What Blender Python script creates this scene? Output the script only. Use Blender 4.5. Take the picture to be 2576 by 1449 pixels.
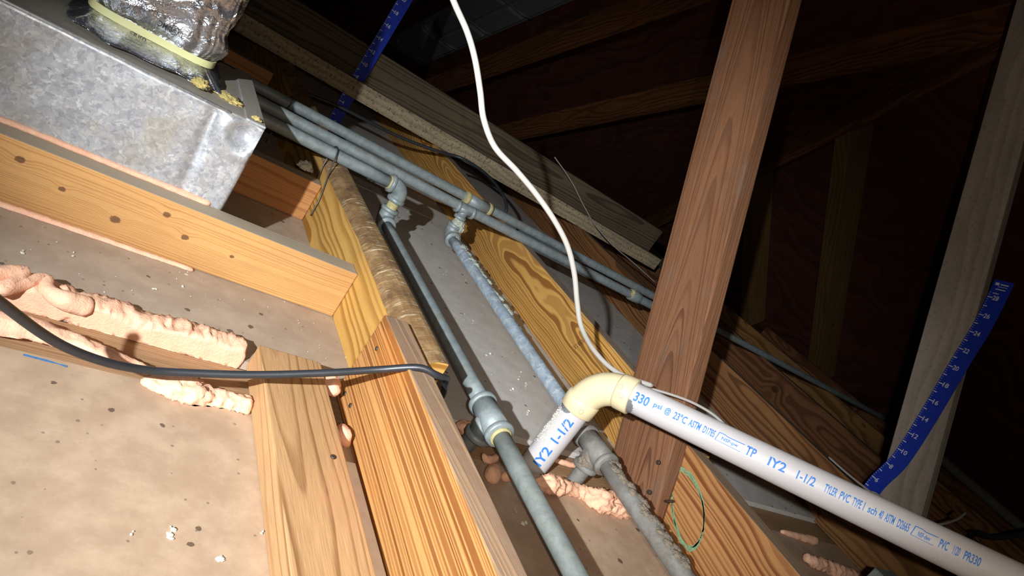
import bpy, bmesh, math, random
from mathutils import Vector, Matrix, noise
random.seed(7)
S = bpy.context.scene
for o in list(bpy.data.objects): bpy.data.objects.remove(o)
COL = S.collection

# ------------------------------------------------------------------ camera
# world: X runs across the joists, Y along the joists towards the eave, Z up; drywall top is z = 0
FPX = 1656.7
RX = Vector((0.74125, -0.38062, 0.55288))     # image right in the world
RY = Vector((0.33535, -0.50352, -0.79625))    # image down
RZ = Vector((0.58146, 0.77563, -0.24559))     # view direction
EYE = Vector((0, 0, 0.48))
cam = bpy.data.cameras.new('camera'); camo = bpy.data.objects.new('camera', cam); COL.objects.link(camo)
cam.sensor_fit = 'HORIZONTAL'; cam.sensor_width = 36; cam.lens = 36 * FPX / 2576
cam.clip_start = 0.01
m3 = Matrix((RX, -RY, -RZ)).transposed()
camo.matrix_world = Matrix.Translation(EYE) @ m3.to_4x4()
S.camera = camo

# ------------------------------------------------------------------ light
W = bpy.data.worlds.new('World'); S.world = W; W.use_nodes = True
W.node_tree.nodes['Background'].inputs[0].default_value = (0.9, 0.75, 0.6, 1)
W.node_tree.nodes['Background'].inputs[1].default_value = 0.012
def lamp(name, kind, loc, energy, color, radius, aim=None, size=None, blend=1.0):
    l = bpy.data.lights.new(name, kind); l.energy = energy; l.color = color; l.shadow_soft_size = radius
    o = bpy.data.objects.new(name, l); COL.objects.link(o); o.location = loc
    if aim is not None:
        o.rotation_euler = (Vector(aim) - Vector(loc)).to_track_quat('-Z', 'Y').to_euler()
        l.spot_size = math.radians(size); l.spot_blend = blend
    return o
FLASH = EYE + RX * 0.042 - RY * 0.010 - RZ * 0.06
lamp('phone_flash', 'SPOT', FLASH, 22, (1.0, 0.915, 0.81), 0.006, aim=FLASH + RZ + RX * 0.45 + RY * 0.02, size=150, blend=1.0)
lamp('flashlight', 'SPOT', (-0.50, -0.22, 0.652), 270, (0.82, 0.91, 1.0), 0.010, aim=(0.82, 1.10, 0.03), size=58, blend=1.0)
S.view_settings.view_transform = 'Standard'; S.view_settings.look = 'None'
S.view_settings.gamma = 1; S.view_settings.exposure = -0.15; S.view_settings.use_curve_mapping = False

# ------------------------------------------------------------------ helpers
def at(px, py, x=None, y=None, z=None, d=None):
    """the point seen at a photograph pixel on a plane of the place (x, y or z = const) or at a depth d"""
    r = RX * (px - 1288) + RY * (py - 724.5) + RZ * FPX
    if d is not None: t = d / FPX
    elif z is not None: t = (z - EYE.z) / r.z
    elif x is not None: t = x / r.x
    else: t = y / r.y
    return EYE + r * t
def tag(o, label=None, cat=None, group=None, kind=None):
    if label: o['label'] = label
    if cat: o['category'] = cat
    if group: o['group'] = group
    if kind: o['kind'] = kind
    return o
def link(name, me, mats, parent=None, smooth=False, mw=None):
    o = bpy.data.objects.new(name, me); COL.objects.link(o)
    for m in (mats if isinstance(mats, (list, tuple)) else [mats]): me.materials.append(m)
    if smooth:
        for p in me.polygons: p.use_smooth = True
    if parent: o.parent = parent
    if mw is not None: o.matrix_world = mw
    return o
def empty(name, loc=(0, 0, 0)):
    o = bpy.data.objects.new(name, None); COL.objects.link(o); o.location = loc; o.empty_display_size = 0.05
    return o
def pmesh(name, vs, fs):
    me = bpy.data.meshes.new(name); me.from_pydata([tuple(v) for v in vs], [], fs); me.update(); return me
def child(name, me, mats, root, smooth=False):
    """a part whose vertices are given in world coordinates, under a root that stands somewhere"""
    me.transform(Matrix.Translation(-Vector(root.location)))
    return link(name, me, mats, root, smooth)
def recenter(o):
    """put a one-mesh thing's origin at the middle of its underside"""
    me = o.data; vs = [v.co for v in me.vertices]
    c = Vector(((min(v.x for v in vs) + max(v.x for v in vs)) / 2, (min(v.y for v in vs) + max(v.y for v in vs)) / 2, min(v.z for v in vs)))
    me.transform(Matrix.Translation(-c)); o.location = c
    return o
def frame(a, b, up=(0, 0, 1)):
    a, b, up = Vector(a), Vector(b), Vector(up)
    y = (b - a).normalized(); x = y.cross(up).normalized(); z = x.cross(y)
    m = Matrix((x, y, z)).transposed().to_4x4(); m.translation = a
    return m, (b - a).length
def box_bm(x0, x1, y0, y1, z0, z1, bev=0.0015, seg=1):
    bm = bmesh.new()
    r = bmesh.ops.create_cube(bm, size=1)
    for v in bm.verts:
        v.co = Vector((x0 + (v.co.x + .5) * (x1 - x0), y0 + (v.co.y + .5) * (y1 - y0), z0 + (v.co.z + .5) * (z1 - z0)))
    if bev: bmesh.ops.bevel(bm, geom=list(bm.edges), offset=bev, segments=seg, affect='EDGES', profile=0.6)
    return bm
def bm_mesh(name, bm):
    me = bpy.data.meshes.new(name); bm.to_mesh(me); bm.free(); return me
def board(name, a, b, w, h, mat, label=None, cat='board', group=None, up=(0, 0, 1), bev=0.002, parent=None):
    """a piece of lumber from a to b (centre line), w wide across, h high; local Y runs along the grain"""
    m, L = frame(a, b, up)
    me = bm_mesh(name, box_bm(-w / 2, w / 2, 0, L, -h / 2, h / 2, bev, 2))
    o = link(name, me, mat, parent, False, m)
    tag(o, label, cat if label else None, group)
    return o
def catmull(pts, n=8):
    P = [Vector(p) for p in pts]; P = [P[0] * 2 - P[1]] + P + [P[-1] * 2 - P[-2]]; out = []
    for i in range(1, len(P) - 2):
        for k in range(n):
            t = k / n; a, b, c, d = P[i - 1], P[i], P[i + 1], P[i + 2]
            out.append(0.5 * ((2 * b) + (c - a) * t + (2 * a - 5 * b + 4 * c - d) * t * t + (3 * b - a - 3 * c + d) * t ** 3))
    out.append(P[-2]); return out
def sweep(name, pts, rad, n=16, cap=True, fn=None):
    """tube along a polyline; rad is a number or a list; fn(p, normal, i, k) may push a vertex"""
    P = [Vector(p) for p in pts]; vs = []; fs = []
    t0 = (P[1] - P[0]).normalized(); u = t0.orthogonal().normalized()
    for i, p in enumerate(P):
        t = ((P[min(i + 1, len(P) - 1)] - P[max(i - 1, 0)])).normalized()
        u = (u - t * u.dot(t)).normalized(); v = t.cross(u)
        r = rad[i] if isinstance(rad, (list, tuple)) else rad
        for k in range(n):
            a = 2 * math.pi * k / n; nn = u * math.cos(a) + v * math.sin(a)
            q = p + nn * r
            if fn: q = fn(q, nn, i, k)
            vs.append(q)
    for i in range(len(P) - 1):
        for k in range(n):
            fs.append((i * n + k, i * n + (k + 1) % n, (i + 1) * n + (k + 1) % n, (i + 1) * n + k))
    if cap:
        fs.append(tuple(range(n - 1, -1, -1))); fs.append(tuple((len(P) - 1) * n + k for k in range(n)))
    return pmesh(name, vs, fs)
def join_mesh(name, meshes):
    bm = bmesh.new()
    for me in meshes: bm.from_mesh(me); bpy.data.meshes.remove(me)
    return bm_mesh(name, bm)
def arc_pts(c, a, b, r, n=10):
    """quarter bend: from c + a*r to c + b*r, leaving along b and arriving along a (a, b unit)"""
    c, a, b = Vector(c), Vector(a), Vector(b); k = c + (a + b) * r * 0   # corner is c
    ctr = c + (a + b) * r / max(1e-6, (1 + a.dot(b)))
    va = (c + a * r) - ctr; vb = (c + b * r) - ctr; om = math.acos(max(-1, min(1, va.normalized().dot(vb.normalized()))))
    return [ctr + (va * math.sin((1 - i / n) * om) + vb * math.sin(i / n * om)) / math.sin(om) for i in range(n + 1)]

# ------------------------------------------------------------------ materials
def M_(name):
    m = bpy.data.materials.new(name); m.use_nodes = True; nt = m.node_tree; nt.nodes.clear()
    out = nt.nodes.new('ShaderNodeOutputMaterial'); b = nt.nodes.new('ShaderNodeBsdfPrincipled')
    nt.links.new(b.outputs[0], out.inputs[0]); return m, nt, b
class G:
    def __init__(s, nt): s.nt = nt
    def n(s, t, ins=None, **props):
        nd = s.nt.nodes.new('ShaderNode' + t)
        for k, v in props.items(): setattr(nd, k, v)
        for k, v in (ins or {}).items(): s.put(nd.inputs[k], v)
        return nd
    def put(s, sock, v):
        if hasattr(v, 'is_output') or isinstance(v, bpy.types.NodeSocket): s.nt.links.new(v, sock)
        else: sock.default_value = v
    def m(s, op, a, b=0.0, c=0.0, clamp=False):
        nd = s.n('Math', {0: a, 1: b, 2: c}, operation=op); nd.use_clamp = clamp; return nd.outputs[0]
    def vm(s, op, a, b=(0, 0, 0)):
        nd = s.n('VectorMath', {0: a, 1: b}, operation=op); return nd.outputs[0] if op not in ('LENGTH', 'DISTANCE', 'DOT_PRODUCT') else nd.outputs[1]
    def mix(s, f, a, b, blend='MIX'):
        nd = s.n('Mix', data_type='RGBA', blend_type=blend)
        s.put(nd.inputs[0], f); s.put(nd.inputs[6], a); s.put(nd.inputs[7], b); return nd.outputs[2]
    def ramp(s, f, stops, interp='LINEAR'):
        nd = s.n('ValToRGB', {0: f}); cr = nd.color_ramp; cr.interpolation = interp
        while len(cr.elements) < len(stops): cr.elements.new(0.5)
        for e, (p, c) in zip(cr.elements, stops): e.position = p; e.color = c4(c)
        return nd.outputs[0]
    def noise(s, vec, scale, detail=3, rough=0.55, dist=0.0, col=False):
        nd = s.n('TexNoise', {'Vector': vec, 'Scale': scale, 'Detail': detail, 'Roughness': rough, 'Distortion': dist})
        return nd.outputs['Color' if col else 'Fac']
def c4(c): return tuple(c) if len(c) == 4 else tuple(c) + (1,)
def hexc(h):
    r = [int(h[i:i + 2], 16) / 255 for i in (0, 2, 4)]
    return tuple(x / 12.92 if x <= 0.04045 else ((x + 0.055) / 1.055) ** 2.4 for x in r) + (1,)
def step(g, v, lo, hi):
    nd = g.n('MapRange', {0: v, 1: lo, 2: hi, 3: 0.0, 4: 1.0}, interpolation_type='SMOOTHSTEP'); return nd.outputs[0]

def wood(name, light, dark, freq=110, pith=(0.05, -0.02), drift=(0.0, 0.0), wob=0.012, wscale=3.0, wlen=0.35, sharp=(0.25, 0.8), vary=0.35,
         dust=0.0, dustc='6e6257', knots=(), knotc='3a2010', blotch=0.0, blotchc='8a5a2a', rough=0.72, fine=0.18, bump=0.25, tint=None, seed=0.0, mould=0.0, kw=1.0):
    m, nt, b = M_(name); g = G(nt)
    P0 = g.n('TexCoord').outputs['Object']
    P = g.vm('ADD', P0, (seed, seed * 1.7, seed * 0.6))
    ps = g.vm('MULTIPLY', P, (wscale, wscale * wlen, wscale))
    nz = g.noise(ps, 2.2, 2.5, 0.5, col=True)
    off = g.vm('MULTIPLY', g.vm('SUBTRACT', nz, (.5, .5, .5)), (wob * 4, wob, wob * 4))
    Q = g.vm('ADD', P0, off)
    sx = g.n('SeparateXYZ', {0: Q}); x, y, z = sx.outputs
    x = g.m('SUBTRACT', x, g.m('MULTIPLY_ADD', y, drift[0], pith[0])); z = g.m('SUBTRACT', z, g.m('MULTIPLY_ADD', y, drift[1], pith[1]))
    r = g.m('SQRT', g.m('ADD', g.m('MULTIPLY', x, x), g.m('MULTIPLY', z, z)))
    s0 = g.n('SeparateXYZ', {0: P0}).outputs
    kmask = None
    for (ky, kz, kr) in knots:       # a knot bends the rings round itself and shows a dark core
        dy = g.m('MULTIPLY', g.m('SUBTRACT', s0[1], ky), 0.8); dz = g.m('SUBTRACT', s0[2], kz)
        d = g.m('SQRT', g.m('ADD', g.m('MULTIPLY', dy, dy), g.m('MULTIPLY', dz, dz)))
        bumpk = g.m('MULTIPLY', step(g, d, kr * 3.2, kr * 0.6), kr * 1.1 * kw)
        r = g.m('ADD', r, bumpk)
        core = step(g, g.m('ADD', d, g.m('MULTIPLY', g.noise(P0, 260, 2), kr * 0.5)), kr * 1.15, kr * 0.85)
        kmask = core if kmask is None else g.m('MAXIMUM', kmask, core)
    # uneven ring spacing
    rr = g.m('ADD', g.m('MULTIPLY', r, freq), g.m('MULTIPLY', g.noise(g.n('CombineXYZ', {0: r}).outputs[0], freq * 0.22, 1), 3.0 * vary))
    fr = g.m('FRACT', rr)
    ring = g.m('MULTIPLY', step(g, fr, sharp[0], sharp[1]), step(g, fr, 1.0, 0.93))
    ringi = g.m('FLOOR', rr)
    amp = g.n('TexWhiteNoise', {'W': ringi}, noise_dimensions='1D').outputs[0]
    ring = g.m('MULTIPLY', ring, g.m('MULTIPLY_ADD', amp, 0.6, 0.4))
    fib = g.noise(g.vm('MULTIPLY', P, (1, 0.03, 1)), 900, 2)
    col = g.mix(ring, light if not isinstance(light, str) else hexc(light), hexc(dark))
    big = g.noise(g.vm('MULTIPLY', P, (1, .3, 1)), 9, 3)
    col = g.mix(1.0, col, g.ramp(big, [(0.3, (0.82, 0.80, 0.78)), (0.7, (1.12, 1.1, 1.06))]), 'MULTIPLY')
    col = g.mix(fine, col, g.ramp(fib, [(0.3, (0.25, 0.22, 0.2)), (0.65, (1, 1, 1))]), 'MULTIPLY')
    if blotch:
        bl = g.noise(g.vm('MULTIPLY', P, (1, .6, 1)), 11, 4, 0.65)
        col = g.mix(g.m('MULTIPLY', step(g, bl, 0.52, 0.7), blotch), col, hexc(blotchc))
    if kmask is not None: col = g.mix(g.m('MULTIPLY', kmask, 0.85), col, hexc(knotc))
    if mould:
        mo = g.noise(P, 95, 4, 0.7)
        col = g.mix(g.m('MULTIPLY', step(g, mo, 0.52, 0.66), mould), col, hexc('2a251e'))
    if dust:
        nrm = g.n('NewGeometry').outputs['Normal']; nzv = g.n('SeparateXYZ', {0: nrm}).outputs[2]
        dn = g.noise(P, 55, 4, 0.6)
        dm = g.m('MULTIPLY', step(g, nzv, 0.5, 0.9), g.m('MULTIPLY_ADD', dn, 0.5, dust - 0.25), clamp=True)
        col = g.mix(dm, col, hexc(dustc))
    g.put(b.inputs['Base Color'], col); b.inputs['Roughness'].default_value = rough
    b.inputs['Specular IOR Level'].default_value = 0.25
    bn = g.n('Bump', {'Strength': bump, 'Distance': 0.002, 'Height': g.m('ADD', g.m('MULTIPLY', ring, -0.5), g.m('MULTIPLY', fib, 0.6))})
    nt.links.new(bn.outputs[0], b.inputs['Normal'])
    return m

def plain(name, col, rough=0.5, metal=0.0, nscale=0, namp=0.3, bump=0.0, bscale=200, spec=0.5, coat=0.0):
    m, nt, b = M_(name); g = G(nt); c = hexc(col)
    P = g.n('TexCoord').outputs['Object']
    if nscale:
        nz = g.noise(P, nscale, 4, 0.6)
        c = g.mix(1.0, c, g.ramp(nz, [(0.25, (1 - namp,) * 3), (0.75, (1 + namp,) * 3)]), 'MULTIPLY')
    g.put(b.inputs['Base Color'], c); b.inputs['Roughness'].default_value = rough; b.inputs['Metallic'].default_value = metal
    b.inputs['Specular IOR Level'].default_value = spec; b.inputs['Coat Weight'].default_value = coat
    if bump:
        bn = g.n('Bump', {'Strength': bump, 'Distance': 0.003, 'Height': g.noise(P, bscale, 4, 0.6)})
        nt.links.new(bn.outputs[0], b.inputs['Normal'])
    return m

def drywall(name, ca='a58a73', cb='b79d86', cc='8e7c6a'):
    m, nt, b = M_(name); g = G(nt); P = g.n('TexCoord').outputs['Object']
    big = g.noise(P, 3.5, 4, 0.6); fine = g.noise(P, 120, 4, 0.7); mid = g.noise(P, 22, 5, 0.65)
    col = g.mix(step(g, mid, 0.35, 0.7), hexc(ca), hexc(cb))
    col = g.mix(g.m('MULTIPLY', step(g, big, 0.45, 0.75), 0.35), col, hexc(cc))
    col = g.mix(g.m('MULTIPLY', step(g, fine, 0.58, 0.78), 0.3), col, hexc('8f735c'))
    def specks(scale, rad, thr, seed):
        v = g.n('TexVoronoi', {'Vector': g.vm('ADD', P, (seed, seed, 0)), 'Scale': scale})
        rnd = g.n('SeparateColor', {0: v.outputs['Color']}).outputs
        keep = g.m('GREATER_THAN', rnd[0], thr)
        wob = g.m('MULTIPLY', g.noise(P, scale * 6, 2), rad * 0.8)
        rr = g.m('MULTIPLY', rnd[1], rad)
        return g.m('MULTIPLY', keep, g.m('LESS_THAN', g.m('ADD', v.outputs['Distance'], wob), g.m('ADD', rr, rad * 0.35)))
    col = g.mix(g.m('MULTIPLY', specks(38, 0.20, 0.62, 0.0), 0.8), col, hexc('4a382c'))
    col = g.mix(g.m('MULTIPLY', specks(90, 0.20, 0.72, 3.1), 0.55), col, hexc('5d4636'))
    col = g.mix(g.m('MULTIPLY', specks(30, 0.10, 0.90, 7.7), 0.8), col, hexc('d8cdb8'))
    sm = g.noise(g.vm('MULTIPLY', P, (1, 1.6, 1)), 14, 5, 0.75)
    col = g.mix(g.m('MULTIPLY', step(g, sm, 0.66, 0.78), 0.45), col, hexc('cbbfb0'))
    g.put(b.inputs['Base Color'], col); b.inputs['Roughness'].default_value = 0.62; b.inputs['Specular IOR Level'].default_value = 0.3
    bn = g.n('Bump', {'Strength': 0.12, 'Distance': 0.001, 'Height': g.m('ADD', fine, mid)}); nt.links.new(bn.outputs[0], b.inputs['Normal'])
    return m

def galv(name, base='a4abab', dirt=0.0, crust=0.0, rough=0.5, scale=60):
    m, nt, b = M_(name); g = G(nt); P = g.n('TexCoord').outputs['Object']
    n1 = g.noise(P, scale, 5, 0.7); n2 = g.noise(P, 14, 4, 0.65)
    col = g.mix(1.0, hexc(base), g.ramp(n1, [(0.3, (0.72, 0.74, 0.76)), (0.7, (1.15, 1.16, 1.16))]), 'MULTIPLY')
    col = g.mix(g.m('MULTIPLY', step(g, n2, 0.5, 0.72), 0.4), col, hexc('7d7a60'))
    if dirt: col = g.mix(g.m('MULTIPLY', step(g, g.noise(P, 38, 5, 0.7), 0.55 - dirt * 0.2, 0.72), min(1, dirt)), col, hexc('6d5f50'))
    if crust: col = g.mix(g.m('MULTIPLY', step(g, g.noise(P, 70, 5, 0.75), 0.58 - crust * 0.12, 0.66), 0.9), col, hexc('c9cdcb'))
    g.put(b.inputs['Base Color'], col); b.inputs['Metallic'].default_value = 0.25
    g.put(b.inputs['Roughness'], g.m('MULTIPLY_ADD', n1, 0.2, rough - 0.08))
    bn = g.n('Bump', {'Strength': 0.2, 'Distance': 0.001, 'Height': n1}); nt.links.new(bn.outputs[0], b.inputs['Normal'])
    return m

def sheetmetal(name):
    m, nt, b = M_(name); g = G(nt); P = g.n('TexCoord').outputs['Object']
    Pd = g.vm('ADD', g.vm('MULTIPLY', P, (1, 1, 1)), g.vm('MULTIPLY', g.noise(P, 110, 3, col=True), (.016, .016, .016)))
    v = g.n('TexVoronoi', {'Vector': Pd, 'Scale': 240.0}); rnd = g.n('SeparateColor', {0: v.outputs['Color']}).outputs
    v2 = g.n('TexVoronoi', {'Vector': Pd, 'Scale': 105.0}); rnd2 = g.n('SeparateColor', {0: v2.outputs['Color']}).outputs
    f = g.m('ADD', g.m('MULTIPLY', rnd[0], 0.6), g.m('MULTIPLY', rnd2[1], 0.4))
    col = g.ramp(f, [(0.1, hexc('a09fa2')), (0.45, hexc('b2b1b1')), (0.7, hexc('bdbab6')), (0.95, hexc('d0cdc9'))])
    n2 = g.noise(P, 9, 4, 0.6)
    col = g.mix(g.m('MULTIPLY', step(g, n2, 0.5, 0.68), 0.45), col, hexc('a89a80'))
    col = g.mix(g.m('MULTIPLY', step(g, g.noise(g.vm('ADD', P, (4, 4, 4)), 7, 3), 0.52, 0.7), 0.35), col, hexc('a0988f'))
    nrm = g.n('NewGeometry').outputs['Normal']; nz = g.n('SeparateXYZ', {0: nrm}).outputs[2]
    dn = g.noise(P, 40, 5, 0.65)
    dm = g.m('MULTIPLY', step(g, nz, 0.7, 0.95), g.m('MULTIPLY_ADD', dn, 0.5, 0.62), clamp=True)
    col = g.mix(dm, col, hexc('988b7a'))
    g.put(b.inputs['Base Color'], col); g.put(b.inputs['Metallic'], g.m('MULTIPLY_ADD', dm, -0.5, 0.5))
    g.put(b.inputs['Roughness'], g.m('ADD', g.m('MULTIPLY_ADD', rnd[1], 0.2, 0.36), g.m('MULTIPLY', dm, 0.3)))
    bn = g.n('Bump', {'Strength': 0.15, 'Distance': 0.001, 'Height': f}); nt.links.new(bn.outputs[0], b.inputs['Normal'])
    return m

def foilmat(name):
    m, nt, b = M_(name); g = G(nt); P = g.n('TexCoord').outputs['Object']
    n1 = g.noise(P, 42, 4, 0.55, 1.4); n2 = g.noise(P, 160, 3, 0.6, 0.8)
    dn = g.noise(P, 17, 4, 0.6)
    col = g.mix(g.m('MULTIPLY', step(g, dn, 0.5, 0.7), 0.55), hexc('c9c9cc'), hexc('8a7d6c'))
    g.put(b.inputs['Base Color'], col); b.inputs['Metallic'].default_value = 0.92
    g.put(b.inputs['Roughness'], g.m('MULTIPLY_ADD', step(g, dn, 0.45, 0.7), 0.3, 0.13))
    bn = g.n('Bump', {'Strength': 0.55, 'Distance': 0.006, 'Height': g.m('ADD', n1, g.m('MULTIPLY', n2, 0.3))}); nt.links.new(bn.outputs[0], b.inputs['Normal'])
    return m

def foammat(name):
    m, nt, b = M_(name); g = G(nt); P = g.n('TexCoord').outputs['Object']
    n1 = g.noise(P, 70, 4, 0.6); n2 = g.noise(P, 420, 3, 0.6)
    col = g.mix(n1, hexc('d8987a'), hexc('eebd98'))
    g.put(b.inputs['Base Color'], col); b.inputs['Roughness'].default_value = 0.6; b.inputs['Specular IOR Level'].default_value = 0.3
    b.inputs['Subsurface Weight'].default_value = 0.0
    bn = g.n('Bump', {'Strength': 0.5, 'Distance': 0.002, 'Height': g.m('ADD', n2, g.m('MULTIPLY', n1, 0.5))}); nt.links.new(bn.outputs[0], b.inputs['Normal'])
    return m

def pvcmat(name, col, dirtc='7d776a', dirt=0.5, rough=0.38):
    m, nt, b = M_(name); g = G(nt); P = g.n('TexCoord').outputs['Object']
    n1 = g.noise(P, 18, 5, 0.7); n2 = g.noise(P, 300, 3, 0.7)
    f = g.m('MULTIPLY', g.m('MULTIPLY', step(g, n1, 0.55, 0.75), step(g, n2, 0.45, 0.6)), dirt)
    g.put(b.inputs['Base Color'], g.mix(f, hexc(col), hexc(dirtc))); b.inputs['Roughness'].default_value = rough
    return m

WD = {
 'sister': wood('wood_striped_pine', 'bd8850', '7f4a1e', freq=205, pith=(0.16, -0.30), drift=(0, 0.03), wob=0.0035, wscale=1.8, sharp=(0.22, 0.48), vary=3.0, dust=0.6, dustc='9a8570', fine=0.25, bump=0.3, blotch=0.35, blotchc='b06a2c'),
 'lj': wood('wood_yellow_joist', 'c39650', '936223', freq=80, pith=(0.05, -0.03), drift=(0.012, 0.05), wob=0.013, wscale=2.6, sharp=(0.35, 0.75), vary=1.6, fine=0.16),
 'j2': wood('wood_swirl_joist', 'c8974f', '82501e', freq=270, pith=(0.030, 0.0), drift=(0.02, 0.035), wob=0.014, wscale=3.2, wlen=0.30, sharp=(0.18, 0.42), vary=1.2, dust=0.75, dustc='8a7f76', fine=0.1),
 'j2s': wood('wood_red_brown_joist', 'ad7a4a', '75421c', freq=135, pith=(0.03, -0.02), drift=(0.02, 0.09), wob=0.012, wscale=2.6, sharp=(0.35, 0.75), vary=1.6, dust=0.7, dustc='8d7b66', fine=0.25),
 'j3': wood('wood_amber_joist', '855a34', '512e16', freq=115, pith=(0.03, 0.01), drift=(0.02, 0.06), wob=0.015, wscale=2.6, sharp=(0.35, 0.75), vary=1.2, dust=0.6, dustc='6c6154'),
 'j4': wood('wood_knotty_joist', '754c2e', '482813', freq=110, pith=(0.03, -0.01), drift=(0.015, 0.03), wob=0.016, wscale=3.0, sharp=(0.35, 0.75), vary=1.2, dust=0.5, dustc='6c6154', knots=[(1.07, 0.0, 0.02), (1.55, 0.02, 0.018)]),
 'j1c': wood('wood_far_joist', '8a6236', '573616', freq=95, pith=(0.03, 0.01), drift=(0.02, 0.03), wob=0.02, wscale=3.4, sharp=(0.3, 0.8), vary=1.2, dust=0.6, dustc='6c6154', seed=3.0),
 'block': wood('wood_knotty_block', 'c4935b', 'a9733e', freq=260, pith=(0.10, -0.13), wob=0.006, wscale=3, sharp=(0.3, 0.9), vary=3.0, dust=0.95, dustc='a3927c', blotch=0.45, blotchc='ad7c45', fine=0.18,
     knots=[(0.321, 0.003, 0.0045), (0.390, -0.012, 0.007), (0.444, 0.022, 0.0055), (0.478, -0.001, 0.0055), (0.548, -0.004, 0.0035), (0.269, 0.021, 0.006)], knotc='5b3a24', kw=0.6),
 'block_red': wood('wood_reddish_block', 'be8450', 'a0683a', freq=230, pith=(0.1, -0.1), wob=0.006, wscale=3, sharp=(0.3, 0.9), vary=2.5, dust=0.85, dustc='9d8c76', seed=5),
 'plate': wood('wood_plate', 'a98561', '8d6744', freq=300, pith=(0.16, -0.04), wob=0.006, wscale=3, sharp=(0.2, 0.9), vary=2.0, fine=0.3),
 'flat': wood('wood_tan_flat', 'ba9064', '8c633b', freq=90, pith=(0.004, -0.05), drift=(-0.02, 0.03), wob=0.007, wscale=2.4, sharp=(0.62, 0.93), vary=2.0, fine=0.3, blotch=0.45, blotchc='b9805a'),
 'brace': wood('wood_red_brace', '865b3e', '613e29', freq=300, pith=(-0.02, 0.02), drift=(0.02, 0.03), wob=0.006, wscale=2.0, wlen=0.25, sharp=(0.3, 0.8), vary=2.4, fine=0.35, bump=0.4, blotch=0.5, blotchc='6f5a4a'),
 'post': wood('wood_grey_post', 'b3a596', 'a09283', freq=70, pith=(0.05, 0.08), wob=0.01, sharp=(0.2, 0.9), fine=0.2, mould=0.2, rough=0.85),
 'strong': wood('wood_grey_strongback', '64553f', '43352a', freq=75, pith=(0.02, -0.02), drift=(0.01, 0.03), wob=0.012, wscale=2.4, sharp=(0.3, 0.8), vary=1.5, fine=0.3, rough=0.85, dust=0.3, dustc='6a6058'),
 'strongf': wood('wood_mouldy_strip', 'b09d7e', '988467', freq=80, pith=(0.1, 0.06), wob=0.01, fine=0.3, mould=0.75, rough=0.85, dust=0.5, dustc='8a7f70'),
 'jack': wood('wood_jack_rafter', '77592f', '5c4222', freq=80, pith=(0.05, 0.02), wob=0.015, wscale=2.5, sharp=(0.2, 0.85), fine=0.3, rough=0.85, knots=[(1.25, 0.0, 0.012)]),
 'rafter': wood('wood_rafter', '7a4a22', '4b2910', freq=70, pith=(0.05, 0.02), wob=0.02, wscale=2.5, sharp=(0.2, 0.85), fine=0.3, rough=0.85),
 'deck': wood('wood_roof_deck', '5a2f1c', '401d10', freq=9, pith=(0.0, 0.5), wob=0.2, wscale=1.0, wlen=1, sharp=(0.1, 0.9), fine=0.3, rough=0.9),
}
def wane_mat():
    m, nt, b = M_('wood_wane_bark'); g = G(nt); P = g.n('TexCoord').outputs['Object']
    n1 = g.noise(g.vm('MULTIPLY', P, (1, .8, 1)), 26, 5, 0.7); n2 = g.noise(g.vm('MULTIPLY', P, (.2, 1.5, .2)), 130, 3, 0.65); n3 = g.noise(P, 9, 3, 0.6)
    col = g.ramp(n1, [(0.3, hexc('5c432c')), (0.5, hexc('80613f')), (0.72, hexc('a3835a'))])
    scr = g.m('MULTIPLY', step(g, n2, 0.56, 0.66), step(g, n3, 0.40, 0.56))
    col = g.mix(g.m('MULTIPLY', scr, 0.75), col, hexc('d6c09a'))
    col = g.mix(g.m('MULTIPLY', step(g, g.noise(P, 60, 4, 0.7), 0.56, 0.7), 0.4), col, hexc('8d8278'))
    g.put(b.inputs['Base Color'], col); b.inputs['Roughness'].default_value = 0.8; b.inputs['Specular IOR Level'].default_value = 0.2
    bn = g.n('Bump', {'Strength': 0.6, 'Distance': 0.003, 'Height': g.m('ADD', n1, g.m('MULTIPLY', n2, 0.5))}); nt.links.new(bn.outputs[0], b.inputs['Normal'])
    return m
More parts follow.
